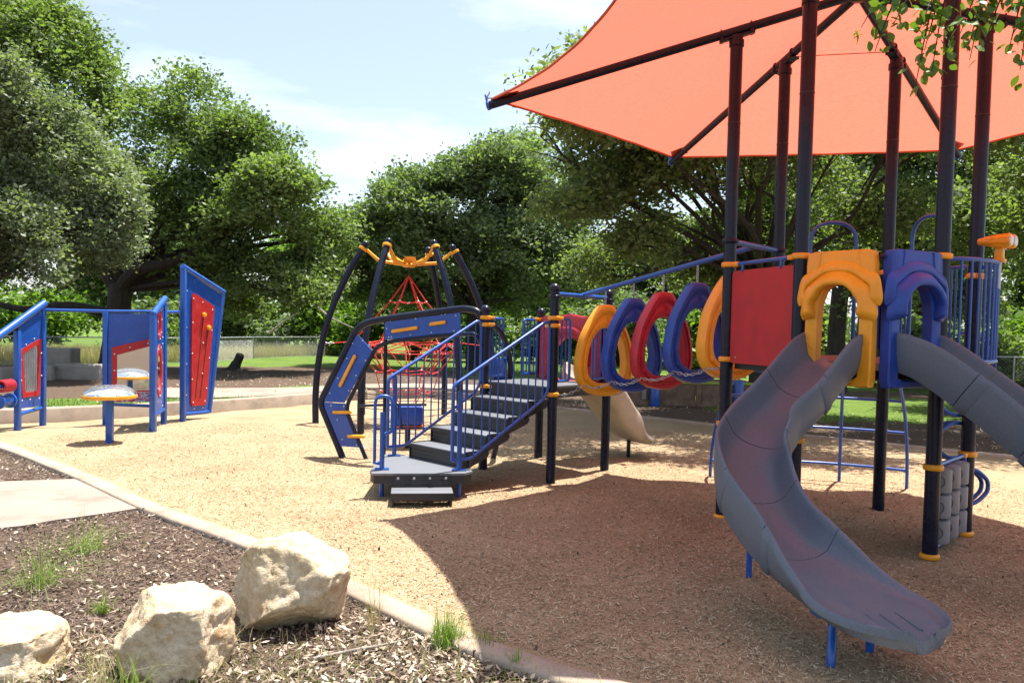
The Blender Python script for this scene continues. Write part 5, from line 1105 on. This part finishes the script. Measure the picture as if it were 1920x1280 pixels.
twigs = [(1.92, 4.6, 3.70, 12), (1.98, 4.55, 3.55, 9), (2.10, 4.6, 3.72, 16), (2.20, 4.5, 3.66, 18), (2.28, 4.6, 3.58, 14), (2.30, 4.55, 3.45, 14), (2.38, 4.6, 3.42, 16), (2.24, 4.6, 3.40, 14), (2.45, 4.55, 3.66, 20), (2.52, 4.6, 3.58, 20), (2.48, 4.5, 3.50, 12), (2.62, 4.6, 3.64, 18), (2.72, 4.55, 3.56, 18), (2.80, 4.6, 3.62, 18), (2.76, 4.5, 3.45, 14), (2.84, 4.55, 3.36, 12), (2.90, 4.6, 3.50, 14), (2.60, 4.6, 3.78, 16), (2.05, 4.6, 3.82, 12)]
for (x, y, z, cnt) in twigs:
    e = V2(x, y, z-.045); st_ = min(lc, key=lambda p: (p-e-V2(.22, .0, .25)).length); q = catmull([st_, st_.lerp(e, .55)+V2(0, 0, .05), e], 5); MB().tube(q, [.0075*(1-.7*i/(len(q)-1)) for i in range(len(q))], 5).build('twig', 'bark', ob)
    for k in range(cnt):
        if nleaf >= 290: break
        t = lr.uniform(.45, 1.0); p = q[min(len(q)-1, int(t*(len(q)-1)))]+V2(lr.uniform(-.05, .05), lr.uniform(-.05, .05), lr.uniform(-.06, .04)); o = bpy.data.objects.new('leaf', lm[nleaf % 4]); COL.objects.link(o); o.parent = ob; o.location = p-ORG[ob.name]
        o.rotation_euler = (lr.uniform(-.7, .7), lr.uniform(-.1, 1.1), lr.uniform(0, 2*PI)); o.scale = (lr.uniform(.8, 1.25),)*3; nleaf += 1

# ================================================================== LOOSE STUFF
def poly_in(px, py, poly):
    c = np.zeros(len(px), bool); j = len(poly)-1
    for i in range(len(poly)):
        xi, yi = poly[i]; xj, yj = poly[j]; t = ((yi > py) != (yj > py)) & (px < (xj-xi)*(py-yi)/(yj-yi+1e-12)+xi); c ^= t; j = i
    return c
def shreds(name, X, Y, Z, ln, wd, mat, label, tilt=.35):
    n = len(X); a = nrg.random(n)*2*PI; e = nrg.normal(size=n)*tilt; d = np.stack([np.cos(a)*np.cos(e), np.sin(a)*np.cos(e), np.sin(e)], 1); w = np.stack([-np.sin(a), np.cos(a), nrg.normal(size=n)*.5], 1); w /= np.linalg.norm(w, axis=1)[:, None]
    L = (ln*(.5+nrg.random(n)*1.1))[:, None]; Wd = (wd*(.6+.8*nrg.random(n)))[:, None]; C = np.stack([X, Y, Z], 1); out = np.empty((n, 4, 3))
    out[:, 0] = C-d*L-w*Wd; out[:, 1] = C+d*L-w*Wd*.7; out[:, 2] = C+d*L*1.05+w*Wd*.8; out[:, 3] = C-d*L*.95+w*Wd
    return tag(np_mesh(name, out.reshape(-1, 3), 4, mat), label, None, None, 'stuff')
inner_poly = [(CEN[0]+(x-CEN[0])*.985, CEN[1]+(y-CEN[1])*.985) for x, y in bl[::3]]
n = 260000; Yc = 3.3+(nrg.random(n)**1.9)*12.0; Xc = -7.5+nrg.random(n)*14.0; keep = poly_in(Xc, Yc, inner_poly) & (np.abs(Xc) < Yc*.75+.5); Xc, Yc = Xc[keep], Yc[keep]
Zc = np.array([chip_z(x, y) for x, y in zip(Xc, Yc)])+nrg.random(len(Xc))*.012
shreds('loose_chips', Xc, Yc, Zc, .013, .0030, 'loose_chip', 'loose golden wood chips lying on the play surface')
# soil bed in front: mulch shreds and pale leaf litter
kerb_in = [(CEN[0]+(x-CEN[0])*1.012, CEN[1]+(y-CEN[1])*1.012) for x, y in bl[::3]]
path_poly = pp+pq
n = 90000; Yc = 3.4+(nrg.random(n)**1.5)*8.5; Xc = -8+nrg.random(n)*9.2; keep = ~poly_in(Xc, Yc, kerb_in) & ~poly_in(Xc, Yc, path_poly) & (np.abs(Xc) < Yc*.72+.4); Xc, Yc = Xc[keep], Yc[keep]; Zc = -.036+nrg.random(len(Xc))*.022
shreds('loose_mulch', Xc, Yc, Zc, .020, .0045, 'loose_mulch', 'dark shredded mulch covering the bed beside the kerb')
n = 34000; Yc = 3.5+(nrg.random(n)**1.35)*7.5; Xc = -7.5+nrg.random(n)*8.6; dens = np.where((Yc < 5.35) & (Xc > -1.25), 1.0, np.where((Yc < 4.9), .55, .16)); keep = ~poly_in(Xc, Yc, kerb_in) & ~poly_in(Xc, Yc, path_poly) & (nrg.random(n) < dens) & (np.abs(Xc) < Yc*.72+.4); Xc, Yc = Xc[keep], Yc[keep]
m_ = len(Xc); C = np.stack([Xc, Yc, -.025+nrg.random(m_)*.025], 1); tag(np_mesh('leaf_litter', leaf_quads(C, .021, .42, 1.4), 4, 'leaf_litter'), 'pale dry fallen leaves scattered over the mulch beside the boulders', None, None, 'stuff')
n = 3000; Yc = 13.5+nrg.random(n)*13; Xc = -9+nrg.random(n)*20; keep = ~poly_in(Xc, Yc, kerb_in); Xc, Yc = Xc[keep], Yc[keep]; C = np.stack([Xc, Yc, np.where(Xc < -2, .24, .07)], 1); tag(np_mesh('leaf_litter', leaf_quads(C, .03, .45, 1.4), 4, 'leaf_litter'), 'dry leaves on the shaded mulch beyond the kerb', None, None, 'stuff')
def blades(name, base, n, h, spread, mat, label, cat='grass', kind=None, droop=.45, wid=.004, group=None, lean=.5):
    base = np.array(base, float); B = base+np.stack([nrg.normal(size=n)*spread, nrg.normal(size=n)*spread, np.zeros(n)], 1) if base.ndim == 1 else base
    n = len(B); a = nrg.random(n)*2*PI; H = h*(.45+.75*nrg.random(n)); ln = np.abs(nrg.normal(size=n))*lean; d = np.stack([np.cos(a), np.sin(a), np.zeros(n)], 1); s = np.stack([-np.sin(a+.5), np.cos(a+.5), np.zeros(n)], 1)*wid
    def pt(t): return B+d*(H*ln*t**1.6)[:, None]+np.array([0, 0, 1])*(H*(t-droop*ln*t**2.6))[:, None]
    segs = []; T = [0, .35, .7, 1.0]; Wd = [1, .85, .55, .06]
    for i in range(3):
        p, q = pt(T[i]), pt(T[i+1]); out = np.empty((n, 4, 3)); out[:, 0] = p-s*Wd[i]; out[:, 1] = p+s*Wd[i]; out[:, 2] = q+s*Wd[i+1]; out[:, 3] = q-s*Wd[i+1]; segs.append(out)
    A = np.stack(segs, 1).reshape(-1, 3); o = np_mesh(name, A, 4, mat); return tag(o, label, None if kind else cat, group, kind)
blades('grass_tuft', (-.36, 4.90, -.04), 230, .24, .045, 'grass_blade', 'thick bright green grass tuft beside the kerb in the foreground', wid=.0028)
blades('grass_tuft', (-.14, 4.86, -.04), 90, .13, .05, 'grass_blade', 'small low green tuft right of the thick grass tuft', wid=.0026)
blades('grass_tuft', (.06, 4.58, -.04), 60, .13, .02, 'grass_blade', 'sparse green blades against the kerb at the bottom', wid=.0026)
blades('weed_plant', (-3.42, 5.85, -.04), 120, .46, .06, 'grass_blade', 'feathery green weed sprawling at the left edge', 'plant', None, .62, .0022, None, 1.35)
blades('weed_plant', (-3.55, 6.75, -.04), 110, .42, .09, 'grass_blade', 'light green weed below the concrete path', 'plant', None, .62, .0022, None, 1.35)
blades('weed_plant', (-2.72, 5.35, -.04), 50, .14, .03, 'grass_blade', 'short green weed behind the middle boulder', 'plant', None, .4, .003)
blades('dry_weed', (-.86, 5.16, -.04), 34, .42, .035, 'grass_dry', 'clump of thin dry stalks beside the largest boulder', 'plant', None, .2, .0016, None, .38)
blades('dry_weed', (-1.66, 4.62, -.04), 60, .28, .05, 'grass_dry', 'dry straw between the two larger boulders', 'plant', None, .3, .0015, None, .7)
blades('dry_weed', (-2.15, 4.22, -.04), 50, .28, .04, 'grass_dry', 'dry straw at the foot of the middle boulder', 'plant', None, .3, .0015, None, .6)
blades('grass_tuft', (-1.95, 4.12, -.04), 40, .26, .04, 'grass_blade', 'green blades in front of the middle boulder', wid=.0024)
n = 700; Xc = -2.6+nrg.random(n)*3.6; Yc = 3.9+nrg.random(n)*.75; keep = ~poly_in(Xc, Yc, kerb_in); blades('low_grass', np.stack([Xc[keep], Yc[keep], np.full(keep.sum(), -.04)], 1), 0, .09, 0, 'grass_blade', 'thin young grass growing through the leaf litter', kind='stuff', wid=.0024)
n = 900; Xc = -3.0+nrg.random(n)*3.6; Yc = 3.85+nrg.random(n)*1.15; keep = ~poly_in(Xc, Yc, kerb_in); blades('dry_straw', np.stack([Xc[keep], Yc[keep], np.full(keep.sum(), -.03)], 1), 0, .16, 0, 'grass_dry', 'thin dry straw lying through the leaf litter', kind='stuff', wid=.0014, lean=1.3, droop=.55)
n = 900; Xc = -6+nrg.random(n)*13; Yc = 4.2+nrg.random(n)*11; keep = poly_in(Xc, Yc, inner_poly); Xc, Yc = Xc[keep], Yc[keep]; C = np.stack([Xc, Yc, np.array([chip_z(x, y) for x, y in zip(Xc, Yc)])+.016], 1); tag(np_mesh('stray_leaves', leaf_quads(C, .018, .45, 1.4), 4, 'loose_mulch'), 'small dark leaves strewn over the wood chips', None, None, 'stuff')
# lawn grass behind the wall, tall dry grass behind the fence
n = 26000; k = nrg.integers(0, len(bl), n); W_ = np.array(bl); sel = W_[k]; tt_ = 1.02+nrg.random(n)*.20; Xc = CEN[0]+(sel[:, 0]-CEN[0])*tt_; Yc = CEN[1]+(sel[:, 1]-CEN[1])*tt_; keep = (Xc < -5.6) & (Yc > 14.5) & (Xc > -12); Xc, Yc = Xc[keep], Yc[keep]; keep = ~poly_in(Xc, Yc, fp+fq); Xc, Yc = Xc[keep], Yc[keep]
blades('lawn_grass', np.stack([Xc, Yc, np.full(len(Xc), .20)], 1), 0, .11, 0, 'grass_blade', 'strip of green grass on top of the low wall', kind='stuff', wid=.006)
n = 26000; Xc = -14+nrg.random(n)*22; Yc = 32+nrg.random(n)*9; blades('lawn_grass', np.stack([Xc, Yc, np.full(n, .05)], 1), 0, .10, 0, 'grass_blade', 'sunny green lawn in the middle distance', kind='stuff', wid=.012)
n = 12000; Xc = 5+nrg.random(n)*9; Yc = 17.5+nrg.random(n)*6; blades('lawn_grass', np.stack([Xc, Yc, np.full(n, .03)], 1), 0, .08, 0, 'grass_blade', 'dappled green lawn behind the arch ladder', kind='stuff', wid=.008)
n = 26000; t = nrg.random(n); Xc = -27+t*17+nrg.normal(size=n)*.6; Yc = np.interp(Xc, [-27, -17.5, -13.2, -12.0, -9.9], [28.5, 31.5, 35.5, 40, 44.5])+np.abs(nrg.normal(size=n))*2.6
blades('dry_grass', np.stack([Xc, Yc, np.full(n, .05)], 1), 0, .78, 0, 'grass_dry', 'tall straw-coloured dry grass behind the chain-link fence', kind='stuff', wid=.012, lean=.25)
# stick, fallen leaf
sk = MB().tube(catmull([V2(-1.12, 4.62, -.015), V2(-.9, 4.74, -.005), V2(-.72, 4.86, -.012), V2(-.55, 5.0, -.015)], 5), [.010-.0004*i for i in range(16)], 7).build('stick', 'dead_wood'); tag(sk, 'thin brown stick lying on the leaf litter', 'stick')
